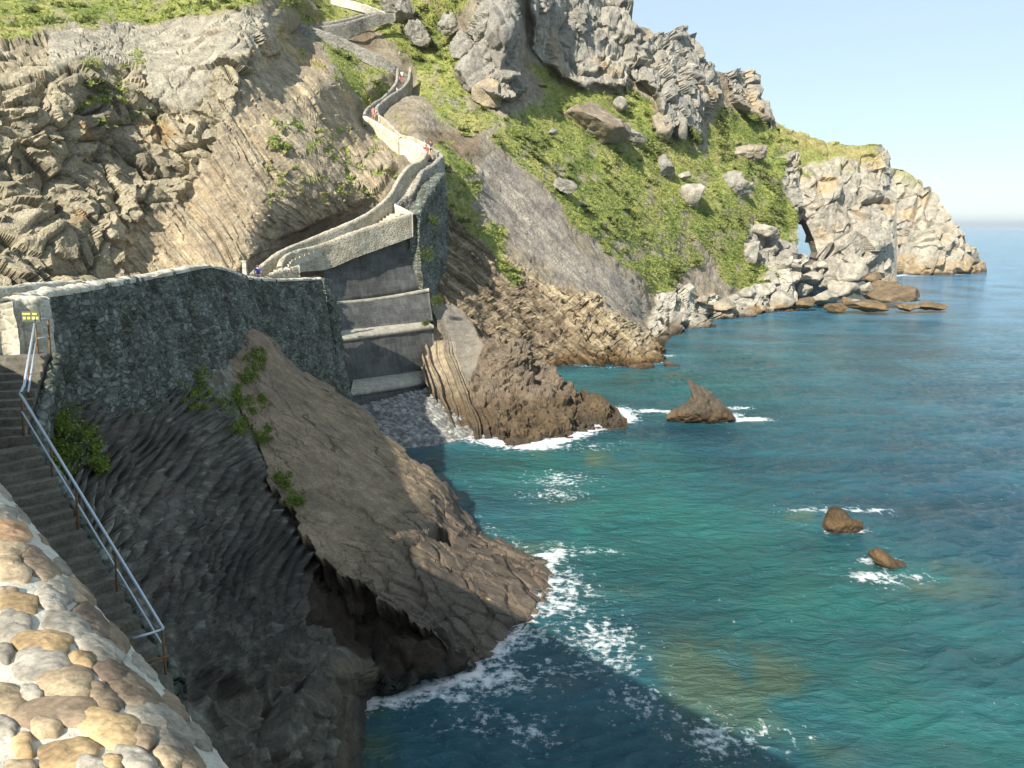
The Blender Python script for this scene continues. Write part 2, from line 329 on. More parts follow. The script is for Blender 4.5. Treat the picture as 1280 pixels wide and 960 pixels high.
V = P(PX, PY, D); N = grid_normals(V, NR, NC)
# --- displacement: boulders in the conglomerate, blocks in the crags, thin parallel strata on the slopes
wp = V+np.stack([fbm(V/9, 3, 1), fbm(V/9, 3, 2), fbm(V/9, 3, 3)], -1)*3.2
a1, a2, aid, at_ = vface(wp/3.0, 5); b1, b2, bid, bt_ = vface(wp/1.3, 15); c1, c2, cid = voro(V/.65+wp*.05, 25)
bould = (aid-.5)*1.5+at_*1.9+(bid-.5)*.7+bt_*1.0+(1-c1)*.15+(cid-.5)*.2-np.exp(-((a2-a1)/.10)**2)*.8+fbm(V/7, 3, 44)*2.2+fbm(V/1.1, 4, 46)*.45
rot = lambda v, ang: np.stack([v[:, 0]*math.cos(ang)-v[:, 2]*math.sin(ang), v[:, 1], v[:, 0]*math.sin(ang)+v[:, 2]*math.cos(ang)], -1)
cw = rot(V, R(25))*np.array([1/4.0, 1/4.5, 1/7.5]); k1, k2, kid, kt = vface(cw+.15*fbm(V/4, 3, 8)[:, None], 45)
kw = rot(V, R(32))*np.array([1/1.5, 1/1.8, 1/2.6]); l1, l2, lid, lt_ = vface(kw, 65)
blocks = (kid-.5)*2.4+kt*2.0+(lid-.5)*.7+lt_*.7-np.exp(-((k2-k1)/.08)**2)*.8+fbm(V/1.0, 3, 31)*.35
s = (QY*.72-QX*.66)*1.0; s2 = (PY*.72-PX*.66)+fbm(q/60, 3, 51)*5
saw = lambda x: (x-np.floor(x))
lay = hash3(np.floor(s2/5.0).astype(np.int64), np.zeros(len(s2), np.int64), np.zeros(len(s2), np.int64), 3)
lay2 = hash3(np.floor(s2/2.3).astype(np.int64), np.zeros(len(s2), np.int64), np.zeros(len(s2), np.int64), 9)
strat = (lay-.5)*.9+(lay2-.5)*.55+fbm(V/2.5, 4, 61)*.6+(cid-.5)*.2
# left slope: broad faces of the same dip, broken by slips
sl_s = (PY*.60-PX*.80)+fbm(q/80, 3, 55)*9
slay = hash3(np.floor(sl_s/13).astype(np.int64), np.zeros(len(s2), np.int64), np.zeros(len(s2), np.int64), 33)
slay2 = hash3(np.floor(sl_s/4.0).astype(np.int64), np.floor((PX*.6+PY*.8)/30+slay*7).astype(np.int64), np.zeros(len(s2), np.int64), 35)
slope = (slay-.5)*.55+(slay2-.5)*.30+fbm(V/7, 3, 62)*.8+fbm(V/1.5, 4, 64)*.22+(1-c1)*.06
rub = strat*.8+(1-b1)*.35+(1-c1)*.45+(cid-.5)*.35+(bid-.5)*.3+fbm(V/6, 3, 63)*.8
soft = fbm(V/7, 4, 71)*1.0+fbm(V/1.4, 4, 72)*.30
zr = [z_cong, crag, z_strata, z_slope, z_rub, z_low, z_rocks, z_fold, z_grey]
tot = np.clip(sum(zr), 0, 1)
z_gg = z_grass*(1-.9*z_cong)
disp = soft*(1-tot)+z_cong*bould*.58*(1-.7*z_lime)+crag*blocks*.72+z_strata*strat*1.3+z_slope*slope+z_rub*rub+z_low*(blocks*.7+rub*.4)+z_rocks*blocks*.9+z_fold*(fbm(V*np.array([1, 1, .25])/1.2, 4, 73)*.9)+z_grey*(soft*.3+strat*.3)
disp = disp*(1-.75*z_gg)+soft*.5*z_gg
PW = [[(312,343),(350,313),(385,298),(430,280),(462,264),(486,243),(504,214),(521,202),(532,190)], [(455,144),(472,153),(501,173),(532,190)], [(455,143),(477,122),(492,107),(497,85)], [(473,143),(477,127),(500,111),(511,97),(513,83)],
 [(356,26),(389,34),(432,49),(476,70),(494,84)], [(386,31),(430,28),(458,19),(493,17)]]
pm = np.zeros(len(PX))
for pl_ in PW:
    for (x1, y1), (x2, y2) in zip(pl_[:-1], pl_[1:]):
        tt_ = np.clip(((PX-x1)*(x2-x1)+(PY-y1)*(y2-y1))/((x2-x1)**2+(y2-y1)**2), 0, 1); pm = np.maximum(pm, sm(18, 7, np.hypot(PX-x1-tt_*(x2-x1), PY-y1-tt_*(y2-y1))))
disp = disp*(1-pm)-.5*pm
N = N*np.where(N[:, 1] > 0, -1, 1)[:, None]; Ns = np.stack([blur(N[:, j].copy(), NR, NC, 25) for j in range(3)], -1); Ns /= np.linalg.norm(Ns, axis=1, keepdims=True); Ns[:, 2] = Ns[:, 2]*.6; Ns /= np.linalg.norm(Ns, axis=1, keepdims=True); V = V+Ns*disp[:, None]
# --- colour of each kind of ground
def C(*c): return np.array(c)
def mixc(A, B, m): return A+(B-A)*np.clip(m, 0, 1)[:, None]
o = np.ones(len(PX))[:, None]
f1n = fbm(V/3, 4, 101); f2n = fbm(V/9, 3, 102); f3n = fbm(V/.8, 3, 103)
col = o*C(.30, .26, .195)
col = mixc(col, o*C(.33, .29, .24), sm(0, .4, f1n))
cc = mixc(o*C(.35, .31, .22), o*C(.48, .43, .32), aid*.7+bid*.4-.15); cc = mixc(cc, o*C(.38, .25, .12), sm(.28, .6, f1n)*.8)
cc = mixc(cc, o*C(.17, .155, .12), sm(.15, .5, -f2n)*.6)
col = mixc(col, cc, z_cong)
col = mixc(col, mixc(o*C(.46, .44, .38), o*C(.34, .33, .29), kid), z_lime*.6)
sc_ = mixc(o*C(.43, .365, .265), o*C(.35, .31, .245), slay*1.2-.1); sc_ = mixc(sc_, o*C(.56, .48, .33), (slay2 > .90)*1.0*sm(-.2, .2, f2n)); sc_ = mixc(sc_, o*C(.44, .39, .30), sm(.1, .5, f1n))
col = mixc(col, sc_, z_slope)
ly = zone([(328,25),(345,28),(365,55),(400,75),(432,110),(450,145),(440,140),(415,105),(380,80),(350,60)], b=2, warp=.3)
col = mixc(col, mixc(o*C(.52, .41, .24), o*C(.40, .32, .20), slay2), ly)
st = mixc(o*C(.38, .315, .22), o*C(.25, .205, .155), lay); st = mixc(st, o*C(.42, .36, .27), (lay2 > .82)*.8)
col = mixc(col, st, z_strata)
col = mixc(col, mixc(o*C(.36, .33, .29), o*C(.25, .23, .215), sm(-.2, .4, f1n)), z_grey)
col = mixc(col, mixc(o*C(.30, .25, .17), o*C(.42, .37, .28), cid), z_rub)
cr = mixc(o*C(.40, .38, .33), o*C(.27, .26, .235), kid*.7+lid*.3); cr = mixc(cr, o*C(.46, .36, .22), sm(.2, .5, f2n)*.6); cr = mixc(cr, o*C(.50, .47, .41), sm(.3, .6, f1n)*.6)
col = mixc(col, cr, np.clip(crag+z_rocks, 0, 1))
col = mixc(col, mixc(o*C(.56, .53, .46), o*C(.38, .36, .31), lid), z_low)
col = mixc(col, mixc(o*C(.40, .35, .27), o*C(.28, .25, .19), sm(-.3, .3, fbm(V*np.array([1, 1, .2]), 2, 9))), z_fold)
col = mixc(col, o*C(.22, .17, .12), z_brown)
fol = zone([(320,15),(345,25),(340,60),(320,50)], b=2); col = mixc(col, o*C(.5, .46, .38), fol)
# grass and scrub
gc = mixc(o*C(.31, .335, .10), o*C(.22, .265, .075), sm(-.2, .5, f1n)); gc = mixc(gc, o*C(.39, .36, .15), sm(0, .5, fbm(V/6, 3, 107))*.6); gc = mixc(gc, o*C(.10, .15, .035), sm(.2, .5, fbm(V/2.5, 3, 109))*.7)
col = mixc(col, gc, z_grass)
wet = sm(2.0, .3, V[:, 2]+f1n*.9)
col = mixc(col, o*C(.17, .115, .055), wet*(1-.3*z_low)); col = mixc(col, o*C(.06, .045, .03), sm(.7, .0, V[:, 2]+f1n*.4))
Vh, colh = V, col
# back of the hill: from the skyline away and down to the sea
topv = V[:NC]; back = []
for kk in range(1, 26):
    a = kk/25; dy = 70*a+3*kk*.2
    b_ = topv.copy(); b_[:, 1] += dy; b_[:, 0] += dy*.10; b_[:, 2] = topv[:, 2]*(1-a**1.5)-4*a
    b_ += (fbm(b_/6, 3, 91)*1.5*min(1, kk/3))[:, None]*np.array([0, .3, 1]); back.append(b_)
BV = np.concatenate(back[::-1]+[V]); BC = np.concatenate([np.tile(col[:NC], (25, 1)), col])
sattr = np.clip(z_slope*.75+z_strata*1.0+z_grey*.45+z_rub*.5, 0, 1)*(1-z_gg)
hill = mesh_obj('hill', BV, grid_faces(NR+25, NC), M_HILL, col=BC, smooth=False, attrs={'strat': np.r_[np.zeros(25*NC), sattr]}); tag(hill, kind='structure')

# --- grass tufts and scrub on the hill (uncountable)
def tufts(name, pts, sizes, cols, nbl=5, up=.9, label=None):
    n = len(pts); m = n*nbl
    base = np.repeat(pts, nbl, 0); sz = np.repeat(sizes, nbl); cc = np.repeat(cols, nbl, 0)
    ang = rng.uniform(0, 2*np.pi, m); base = base+np.stack([np.cos(ang), np.sin(ang), ang*0], -1)*(sz*rng.uniform(0, .8, m))[:, None]
    w_ = sz*.42; a2_ = ang+rng.uniform(-1, 1, m); hx = np.stack([np.cos(a2_), np.sin(a2_), a2_*0], -1)*w_[:, None]
    tip = base+np.stack([rng.normal(0, .35, m), rng.normal(0, .35, m), rng.uniform(.4, 1.0, m)*up], -1)*sz[:, None]
    Vt = np.stack([base-hx, base+hx, tip], 1).reshape(-1, 3)
    Vt[:, 2] -= 0.05
    F = np.arange(m*3).reshape(-1, 3); cc = cc*rng.uniform(.82, 1.2, (m, 1))
    return mesh_obj(name, Vt, F, M_LEAF, col=np.repeat(cc, 3, 0), smooth=False)
area = z_grass*(np.abs(PX-430) < 620)*(PY > -30)
pr = area*(D**1.0); pr /= pr.sum()
idx = rng.choice(len(PX), 42000, p=pr)
tp = Vh[idx]+rng.normal(0, .25, (len(idx), 3))*np.array([1, 1, .2]); tsz = rng.uniform(.14, .42, len(idx))
gs_ = np.clip(area, 0, 1)*sm(.10, .35, fbm(V/4.0, 3, 207)); gs_ = gs_*D; gs_ /= gs_.sum(); ib = rng.choice(len(PX), 900, p=gs_)
sc0 = tufts('scrub', Vh[ib]+rng.normal(0, .3, (len(ib), 3))*np.array([1, 1, .2]), rng.uniform(.4, .95, len(ib)), np.array([[.15, .18, .06]])*rng.uniform(.6, 1.5, (len(ib), 1))+np.array([[.03, .01, 0]])*rng.random((len(ib), 1)), 26, .7); tag(sc0, kind='stuff', label='dark green low bushes scattered over the grassy hillside', cat='scrub')
g_ = tufts('grass', tp, tsz, colh[idx]*np.array([1.0, 1.05, .95]), 4, .75); tag(g_, kind='stuff', label='dry green grass and low scrub covering the hillside slopes', cat='grass')

# ================================================================== generic relief mass (rbf depth between two survey outlines, with a back)
def relief(name, skyl, botl, ctrl, x0, x1, nc, nr, disp, colf, mat, backd=30, drop=1.0, hole=None, nb=12, post=None):
    f = rbf(ctrl); xs = np.linspace(x0, x1, nc); tp_ = curve(skyl, xs); bt = curve(botl, xs); t = np.linspace(0, 1, nr)
    px = np.broadcast_to(xs, (nr, nc)).ravel().copy(); py = (tp_[None]+(bt-tp_)[None]*t[:, None]).ravel()
    d = f(px, py); V = P(px, py, d); N = grid_normals(V, nr, nc); N = N*np.where(N[:, 1] > 0, -1, 1)[:, None]
    V = V+N*disp(px, py, V)[:, None]; col = colf(px, py, V)
    tv = V[:nc]; bk = []
    for k in range(1, nb+1):
        a = k/nb; b_ = tv.copy(); b_[:, 1] += backd*math.sin(a*1.57); b_[:, 2] = tv[:, 2]-(tv[:, 2]+3)*(1-math.cos(a*1.57))*drop
        b_ += fbm(b_/4, 3, 91)[:, None]*.05*backd*min(1, k/3)*np.array([0, .4, 1]); bk.append(b_)
    VV = np.concatenate(bk[::-1]+[V]); CC = np.concatenate([np.tile(col[:nc], (nb, 1)), col]); F = grid_faces(nr+nb, nc)
    if hole is not None:
        r3 = VV-np.array([0, 0, H]); Yc = r3[:, 1]*CP-r3[:, 2]*SP; cx = 640+FPX*r3[:, 0]/Yc; cy = 480-FPX*(r3[:, 1]*SP+r3[:, 2]*CP)/Yc
        c = pip(cx[F].mean(1), cy[F].mean(1), hole) > .5
        # thickness for the hole's rim: sweep the rim edges back
        keep = F[~c]; V0 = len(VV)
        from collections import Counter
        e = Counter(); 
        for f4 in F[c]:
            for a, b2 in zip(f4, np.roll(f4, -1)): e[tuple(sorted((int(a), int(b2))))] += 1
        rim = [k for k, v in e.items() if v == 1]; vid = {}; ex = []
        for a, b2 in rim:
            for q_ in (a, b2):
                if q_ not in vid:
                    vid[q_] = V0+len(ex)*1; ex.append(q_)
        vid2 = {q_: V0+i for i, q_ in enumerate(ex)}
        Vx = VV[ex]+np.array([1.8, 9.0, 0]); VV = np.concatenate([VV, Vx]); CC = np.concatenate([CC, CC[ex]])
        F = np.concatenate([keep, np.array([[a, b2, vid2[b2], vid2[a]] for a, b2 in rim])])
    ob = mesh_obj(name, VV, F, mat, col=CC, smooth=False)
    return ob, (px, py, V, col)
def blocky(V, s=1.0, ang=30, k=0, amp=1.0):
    cw = rot(V, R(ang))*np.array([1/3.2, 1/3.5, 1/5.5])/s; k1, k2, kid, kt = vface(cw+.12*fbm(V/4/s, 3, 8)[:, None], 45+k); l1, l2, lid, lt_ = vface(rot(V, R(ang+10))*np.array([1/1.2, 1/1.4, 1/1.9])/s, 65+k)
    return amp*s*((kid-.5)*1.5+kt*2.6+(lid-.5)*.6+lt_*1.0-np.exp(-((k2-k1)/.07)**2)*.6+fbm(V/s, 3, 31+k)*.3), kid, lid
def lime_col(px, py, V, grassm=None, pale=(.48, .44, .37), grey=(.31, .295, .26)):
    _, kid, lid = blocky(V, 1.4, 35, 1); f = fbm(V/5, 3, 3); o = np.ones(len(V))[:, None]
    c = mixc(o*C(*pale), o*C(*grey), kid*.6+lid*.4); c = mixc(c, o*C(.46, .34, .19), sm(.15, .5, f)*.7)
    if grassm is not None: c = mixc(c, mixc(o*C(.24, .26, .08), o*C(.33, .30, .13), sm(-.3, .3, f)), grassm)
    h = V[:, 2]+fbm(V/2, 3, 4)*1.0
    c = mixc(c, o*C(.36, .24, .11), sm(7, 2, h)*.55); return mixc(c, o*C(.10, .07, .04), sm(1.4, .3, h))
# the arch headland
ASKY = [(975,158),(1010,168),(1050,179),(1075,183),(1098,184),(1106,190),(1112,205),(1118,222),(1121,235)]
ABOT = [(975,330),(1020,345),(1060,352),(1121,352)]
ACT = [(975,165,193),(1010,175,195),(1060,185,197),(1100,190,198),(1118,230,200),(990,200,187),(1030,215,186),(1080,230,190),(990,300,184),(1030,300,181),(1060,280,182),(1090,300,182),(1113,260,190),(1115,300,189),(1115,350,188),(1060,345,180),(980,345,184),(1020,345,180)]
def adisp(px, py, V): return fbm(V/1.5, 4, 55)*.5*sm(0, 14, np.abs(px-1121))+blocky(V, 2.4, 38, 7, .42)[0]*(1-.6*sm(212, 195, py))*sm(0, 14, np.abs(px-1121))
def acol(px, py, V): return lime_col(px, py, V, sm(214, 196, py+fbm(np.stack([px, py, px*0], -1)/9, 3, 5)*22-(px-1050)*.05)*sm(1108, 1085, px))
HOLE = [(990,332),(990,296),(998,279),(1003,272),(1009,280),(1017,298),(1022,316),(1018,330),(1003,332)]
ob, _ = relief('headland', ASKY, ABOT, ACT, 975, 1121, 260, 260, adisp, acol, M_FAR, backd=30, hole=HOLE); tag(ob, kind='structure')
# the far headland
FSKY = [(1100,190),(1112,209),(1125,211),(1140,216),(1155,222),(1166,238),(1176,255),(1190,268),(1198,280),(1205,296),(1215,306),(1226,320),(1232,330),(1234,338)]
FBOT = [(1100,352),(1234,350)]
FCT = [(1100,200,300),(1100,345,290),(1115,260,296),(1118,335,282),(1140,225,292),(1150,300,276),(1145,335,270),(1180,270,284),(1190,330,274),(1215,320,280),(1232,336,286),(1160,345,268),(1120,300,292)]
ob, _ = relief('headland', FSKY, FBOT, FCT, 1100, 1234, 200, 200, lambda px, py, V: blocky(V, 3.0, 42, 13, .45)[0]*sm(1236, 1222, px),
   lambda px, py, V: lime_col(px, py, V, sm(20, 4, py-curve(FSKY, px))*sm(1165, 1140, px)*.6, (.46, .42, .34), (.33, .31, .27)), M_FAR, backd=40); tag(ob, kind='structure')

# ================================================================== rock outcrop by the shingle
OSKY = [(528,380),(545,371),(562,378),(578,390),(590,402),(600,424),(612,424),(626,421),(645,428),(662,440),(672,452),(690,462),(708,478),(722,488),(742,500),(762,513),(782,527)]
OBOT = [(528,475),(545,500),(560,525),(580,550),(605,575),(640,590),(700,580),(782,548)]
OCT = [(530,385,80),(532,440,74),(535,470,70.5),(550,375,82),(590,405,80),(570,430,74),(560,480,68),(580,520,63),(590,450,72),(603,548,59.6),(620,553,59.0),(620,575,57),(625,425,71),(680,460,71.5),(640,500,65),(660,540,60.0),(668,520,62),(600,490,66),(700,549,59.8),(700,575,58),(720,490,69),(770,525,65),(780,540,63)]
def odisp(px, py, V):
    sl = pip(px, py, [(540,368),(578,388),(605,430),(588,480),(566,470),(545,410)]); 
    ss = ((px*.93-py*.32)+fbm(np.stack([px, py, px*0], -1)/25, 2, 3)*4); ll = hash3(np.floor(ss/3.2).astype(np.int64), np.zeros(len(px), np.int64), np.zeros(len(px), np.int64))
    edge = sm(10, -10, (px-535)-(py-400)*.48-12)
    d1, d2, di = voro((V+fbm(V/2, 3, 6)[:, None]*1.2)/2.1, 9); e1, e2, ei = voro(V/.7, 19)
    rough = ((1-d1)*.9+(di-.5)*1.1+(1-e1)*.40+(ei-.5)*.55+voro(V/.35, 29)[2]*.22+fbm(V/1.1, 5, 7)*.8-.6)*.85
    return rough*(1-sl)*(1-edge)*sm(590, 610, px+(py-500)*.0+30*(py > 470))+edge*(ll-.5)*.9+fbm(V/3, 3, 8)*.2
def ocol(px, py, V):
    o = np.ones(len(px))[:, None]; d1, d2, di = voro((V+fbm(V/2, 3, 6)[:, None]*1.2)/2.1, 9); f = fbm(V/1.5, 4, 12)
    c = mixc(o*C(.205, .165, .12), o*C(.115, .092, .07), di*.7+f*.5)
    sl = pip(px+f*6, py, [(540,368),(578,388),(605,430),(588,480),(566,470),(545,410)]); c = mixc(c, o*C(.21, .19, .16), sl)
    ss = ((px*.93-py*.32)+fbm(np.stack([px, py, px*0], -1)/25, 2, 3)*4); ll = hash3(np.floor(ss/3.2).astype(np.int64), np.zeros(len(px), np.int64), np.zeros(len(px), np.int64))
    edge = sm(10, -10, (px-535)-(py-400)*.48-12); c = mixc(c, mixc(o*C(.33, .28, .20), o*C(.17, .135, .095), ll), edge)
    h = V[:, 2]+f*.8; c = mixc(c, o*C(.10, .072, .042), sm(3.0, 1.2, h)); return mixc(c, o*C(.06, .045, .03), sm(.9, .2, h))
ob, _ = relief('rock_outcrop', OSKY, OBOT, OCT, 528, 782, 330, 240, odisp, ocol, M_WET, backd=9)
tag(ob, kind='structure')

# ================================================================== NEAR CLIFF (in shade, between staircase, bridge wall and slab)
XR = [(380,305),(430,305),(500,335),(590,372),(650,402),(695,440),(730,480),(760,528),(805,572),(840,590),(848,560),(858,500),(868,463),(900,461),(960,460),(1060,458)]
NCT = [(-40,440,24),(0,440,25),(50,445,23.5),(100,450,26.5),(180,450,33),(250,425,40.5),(262,415,42.5),(305,400,46),(300,380,46),(100,400,27),(200,400,36),
 (0,500,22),(0,600,19.5),(-40,700,18),(0,700,18),(60,800,16.5),(110,520,22.5),(200,530,27.5),(290,500,37),(262,470,36),
 (40,520,19.6),(45,580,18.6),(70,620,18),(105,680,17.2),(155,760,16.2),(215,860,14.9),(150,960,14),(215,960,14),(250,900,14.6),
 (150,620,19.3),(200,700,19.3),(250,780,18.5),(300,860,18.2),(200,600,22.5),(250,600,26),(300,620,29),(330,600,32.5),(372,590,36),(340,640,31),(390,690,30.5),(440,700,33.5),(440,650,38),(480,720,33),
 (300,700,25),(350,760,23.5),(400,780,26),(330,960,16.8),(400,900,19.8),(425,820,23.2),(432,870,21.4),(420,960,19.6),(460,960,21.6),(455,870,24.8),(458,1000,20.4),(440,1050,18.5),(460,800,27.3),(430,770,27.6),(500,790,27.8),(480,830,26.2),(540,820,27.0),(530,848,26.2),(590,842,27.3),(480,855,25.3),(300,1050,14)]
fN = rbf(NCT); nr, nc = 460, 420
ty = np.linspace(0, 1, nr); yy = 385+ty*(1055-385); xr = curve(XR, yy); xl = np.full(nr, -45.)
u = np.linspace(0, 1, nc); px = (xl[:, None]+(xr-xl)[:, None]*u[None]).ravel(); py = np.repeat(yy, nc)
V = P(px, py, fN(px, py)); N = grid_normals(V, nr, nc); N = N*np.where(N[:, 1] > 0, -1, 1)[:, None]
qq = np.stack([px, py, px*0], -1)
rr = np.hypot((px-470)*.95, (py-745))+fbm(qq/60, 3, 4)*16; th = np.arctan2(py-745, px-470)
i1 = np.floor(rr/12).astype(np.int64); fr = rr/12-i1
blk = hash3(i1, np.floor(th*rr/20+hash3(i1, i1, i1)*9+fbm(qq/12, 2, 5)*.5).astype(np.int64), i1*0, 4)
pb1, pb2, pbi = voro(V/.22, 16); ribs = (fr-.5)*.62+(blk-.5)*.30+(.5-pb1)*.10+(pbi-.5)*.10+fbm(V/.18, 3, 17)*.05
maskr = pip(px+fbm(qq/20, 3, 7)*12, py, [(60,500),(180,480),(270,490),(340,590),(400,690),(390,760),(340,830),(230,860),(150,720),(80,600)])
maskr = blur(maskr, nr, nc, 10)
e1, e2, ei = voro((V+fbm(V/1.2, 3, 9)[:, None]*.5)/.75, 5); g1, g2, gi = voro(V/.33, 6)
edgr = sm(0, 28, curve(XR, py)-34-px); edgr = np.maximum(edgr, sm(700, 760, py)); edgl = sm(0, 45, px-curve([(385,-45),(440,40),(550,45),(612,75),(668,108),(750,160),(852,222),(900,240),(1055,300)], py)); mas0 = blur(pip(px, py, [(408,805),(470,805),(470,1060),(395,1060)]), nr, nc, 6); ruf = (1-e1)*.42+(ei-.5)*.40+(1-g1)*.14+fbm(V/2.4, 4, 3)*.8+fbm(V/.5, 3, 13)*.14
V = V+N*((ribs*maskr+ruf*(1-.8*maskr))*(.25+.75*edgl)*(.2+.8*edgr)*(1-.85*mas0))[:, None]
o = np.ones(len(px))[:, None]; f = fbm(V/1.6, 4, 12); f5 = fbm(V/.5, 4, 15)
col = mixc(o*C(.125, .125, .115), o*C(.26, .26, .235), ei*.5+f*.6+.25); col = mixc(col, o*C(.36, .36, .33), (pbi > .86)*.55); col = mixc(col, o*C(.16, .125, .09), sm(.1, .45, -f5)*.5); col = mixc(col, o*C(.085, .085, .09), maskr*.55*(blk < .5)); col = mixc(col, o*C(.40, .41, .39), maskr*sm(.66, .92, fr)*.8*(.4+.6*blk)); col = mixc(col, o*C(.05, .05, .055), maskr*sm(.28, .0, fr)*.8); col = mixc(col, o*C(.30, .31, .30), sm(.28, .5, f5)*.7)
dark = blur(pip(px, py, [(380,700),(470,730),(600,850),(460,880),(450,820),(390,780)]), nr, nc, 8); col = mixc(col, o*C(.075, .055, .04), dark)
col = mixc(col, o*C(.45, .45, .43), blur(pip(px+f*14, py+f5*10, [(350,600),(400,640),(408,695),(385,700),(340,640)]), nr, nc, 2)*sm(-.1, .3, f5)*.8)
mas = blur(pip(px, py, [(418,822),(470,822),(470,1060),(405,1060)]), nr, nc, 3)
bk1 = hash3(np.floor(V[:, 2]/.42).astype(np.int64), np.floor((px-400)/17+np.floor(V[:, 2]/.42)*.5).astype(np.int64), np.zeros(len(px), np.int64), 8)
col = mixc(col, mixc(o*C(.10, .09, .07), o*C(.27, .24, .18), bk1), mas*.9)
col = col*np.array([1.0, .95, .86])*(1-.5*sm(9.0, 4.0, V[:, 2]+f*1.5))[:, None]  # darker towards the foot: damp rock, with the deeper shade put into its colour
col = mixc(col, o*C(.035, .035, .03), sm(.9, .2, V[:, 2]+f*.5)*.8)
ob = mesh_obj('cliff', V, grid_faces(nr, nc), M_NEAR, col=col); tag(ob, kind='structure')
NV, NPX, NPY = V, px, py

# ================================================================== THE SLAB
LE = [(258,405,42.5),(272,440,40.5),(300,500,37.5),(335,590,33.2),(370,650,31),(405,695,29.5),(450,730,28.4),(500,760,27.7),(550,805,27.0),(592,842,26.6),(600,885,25.2)]
RE = [(300,396,46),(345,430,47),(385,468,48),(440,503,47),(490,545,45.6),(520,572,44.3),(552,598,43),(590,650,40.4),(640,680,38.4),(692,703,36.9),(740,722,36.2)]
nr, nc = 420, 300
ks = np.linspace(0, 1, len(LE)); tt = np.linspace(0, 1, nr)
def cr(pts, t):
    a = np.array(pts, float); x = t*(len(a)-1); i = np.clip(x.astype(int), 0, len(a)-2); f = (x-i)[:, None]
    p0 = a[np.clip(i-1, 0, 99)]; p1 = a[i]; p2 = a[i+1]; p3 = a[np.clip(i+2, 0, len(a)-1)]
    return .5*((2*p1)+(-p0+p2)*f+(2*p0-5*p1+4*p2-p3)*f*f+(-p0+3*p1-3*p2+p3)*f**3)
L = cr(LE, tt); Rr = cr(RE, tt)
WL, WR = P(L[:, 0], L[:, 1], L[:, 2]), P(Rr[:, 0], Rr[:, 1], Rr[:, 2])
# ragged, stepped edges
jag = lambda k, a: (hash3(np.floor(tt*46).astype(np.int64), np.full(nr, k), np.zeros(nr, np.int64))-.5)*a+(hash3(np.floor(tt*17).astype(np.int64), np.full(nr, k+3), np.zeros(nr, np.int64))-.5)*a*1.3
u = np.linspace(0, 1, nc)
dirLR = WR-WL; ln = np.linalg.norm(dirLR, axis=1, keepdims=True); dirn = dirLR/ln
WLj = WL+dirn*jag(1, .5)[:, None]; WRj = WR+dirn*jag(2, .6)[:, None]
V = (WLj[:, None]+(WRj-WLj)[:, None]*u[None, :, None])
bulge = np.sin(u*np.pi)[None]*.35; V[..., 2] += bulge
UU = np.broadcast_to(u, (nr, nc)).ravel(); TT = np.repeat(tt, nc); V = V.reshape(-1, 3)
c1, c2, cid = voro(np.stack([V[:, 0]/2.0+.3*V[:, 1]/2, V[:, 1]/1.15, V[:, 2]*0+3], -1)+fbm(V/3, 2, 3)[:, None]*.25, 3)
lowm = sm(.45, .75, TT+.12*fbm(V/3, 3, 5))
st1 = hash3(np.floor((UU*9+fbm(V/4, 3, 9)*2.2+TT*3)).astype(np.int64), np.zeros(len(V), np.int64), np.zeros(len(V), np.int64), 5)
dz = fbm(V/3, 4, 17)*.16+fbm(V/.5, 3, 18)*.04+(st1-.5)*.16*(.5+lowm)+lowm*((cid-.5)*.16-np.exp(-((c2-c1)/.06)**2)*.16)
tipm = sm(.88, .97, TT)
pit = blur(pip(G(0, 0)[0]*0+UU, TT, [(.52,.66),(.66,.66),(.68,.70),(.56,.71)]), nr, nc, 2); dz -= pit*.9
V[:, 2] += dz
o = np.ones(len(V))[:, None]; f = fbm(V/2.5, 4, 12); f5 = fbm(V/.6, 4, 15)
col = mixc(o*C(.27, .205, .135), o*C(.20, .155, .105), sm(-.3, .3, f)); col = mixc(col, o*C(.34, .265, .175), sm(.15, .5, f5)*.5)
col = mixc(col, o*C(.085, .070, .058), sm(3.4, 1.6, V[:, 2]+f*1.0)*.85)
col = mixc(col, o*C(.45, .33, .14), (hash3(np.floor(V[:, 0]*2.2).astype(np.int64), np.floor(V[:, 1]*.9).astype(np.int64), np.zeros(len(V), np.int64), 77) > .985)*sm(.5, .6, TT)*sm(.0, .2, f5+.1)*.9)
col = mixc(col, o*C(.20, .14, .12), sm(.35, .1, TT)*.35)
# thickness: sides and underside drop below the surface
A = V.reshape(nr, nc, 3); Cc = col.reshape(nr, nc, 3)
def skirt(A_row, C_row, inward, depth, n=10):
    rows = []; cs = []
    for k in range(1, n+1):
        a = k/n; r = A_row.copy(); r[:, 2] -= depth*a; r[:, :2] += inward[:, :2]*(.35*math.sin(a*6)+1.1*a)
        r[:, :2] += inward[:, :2]*((hash3(np.full(len(r), k), np.floor(np.arange(len(r))/9).astype(np.int64), np.zeros(len(r), np.int64))-.5)*.5)[:, None]
        rows.append(r); cs.append(C_row*.75*(.7+.5*random.random()))
    return rows, cs
Ls, Lc = skirt(A[:, 0], Cc[:, 0], dirn, 5.0); Rs, Rc = skirt(A[:, -1], Cc[:, -1], -dirn*.4, 9.0)
full = np.concatenate([np.stack(Ls[::-1], 1), A, np.stack(Rs, 1)], 1); fc = np.concatenate([np.stack(Lc[::-1], 1), Cc, np.stack(Rc, 1)], 1)
nc2 = full.shape[1]
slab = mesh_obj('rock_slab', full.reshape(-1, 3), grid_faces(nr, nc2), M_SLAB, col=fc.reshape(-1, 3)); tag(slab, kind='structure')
SLABV = A

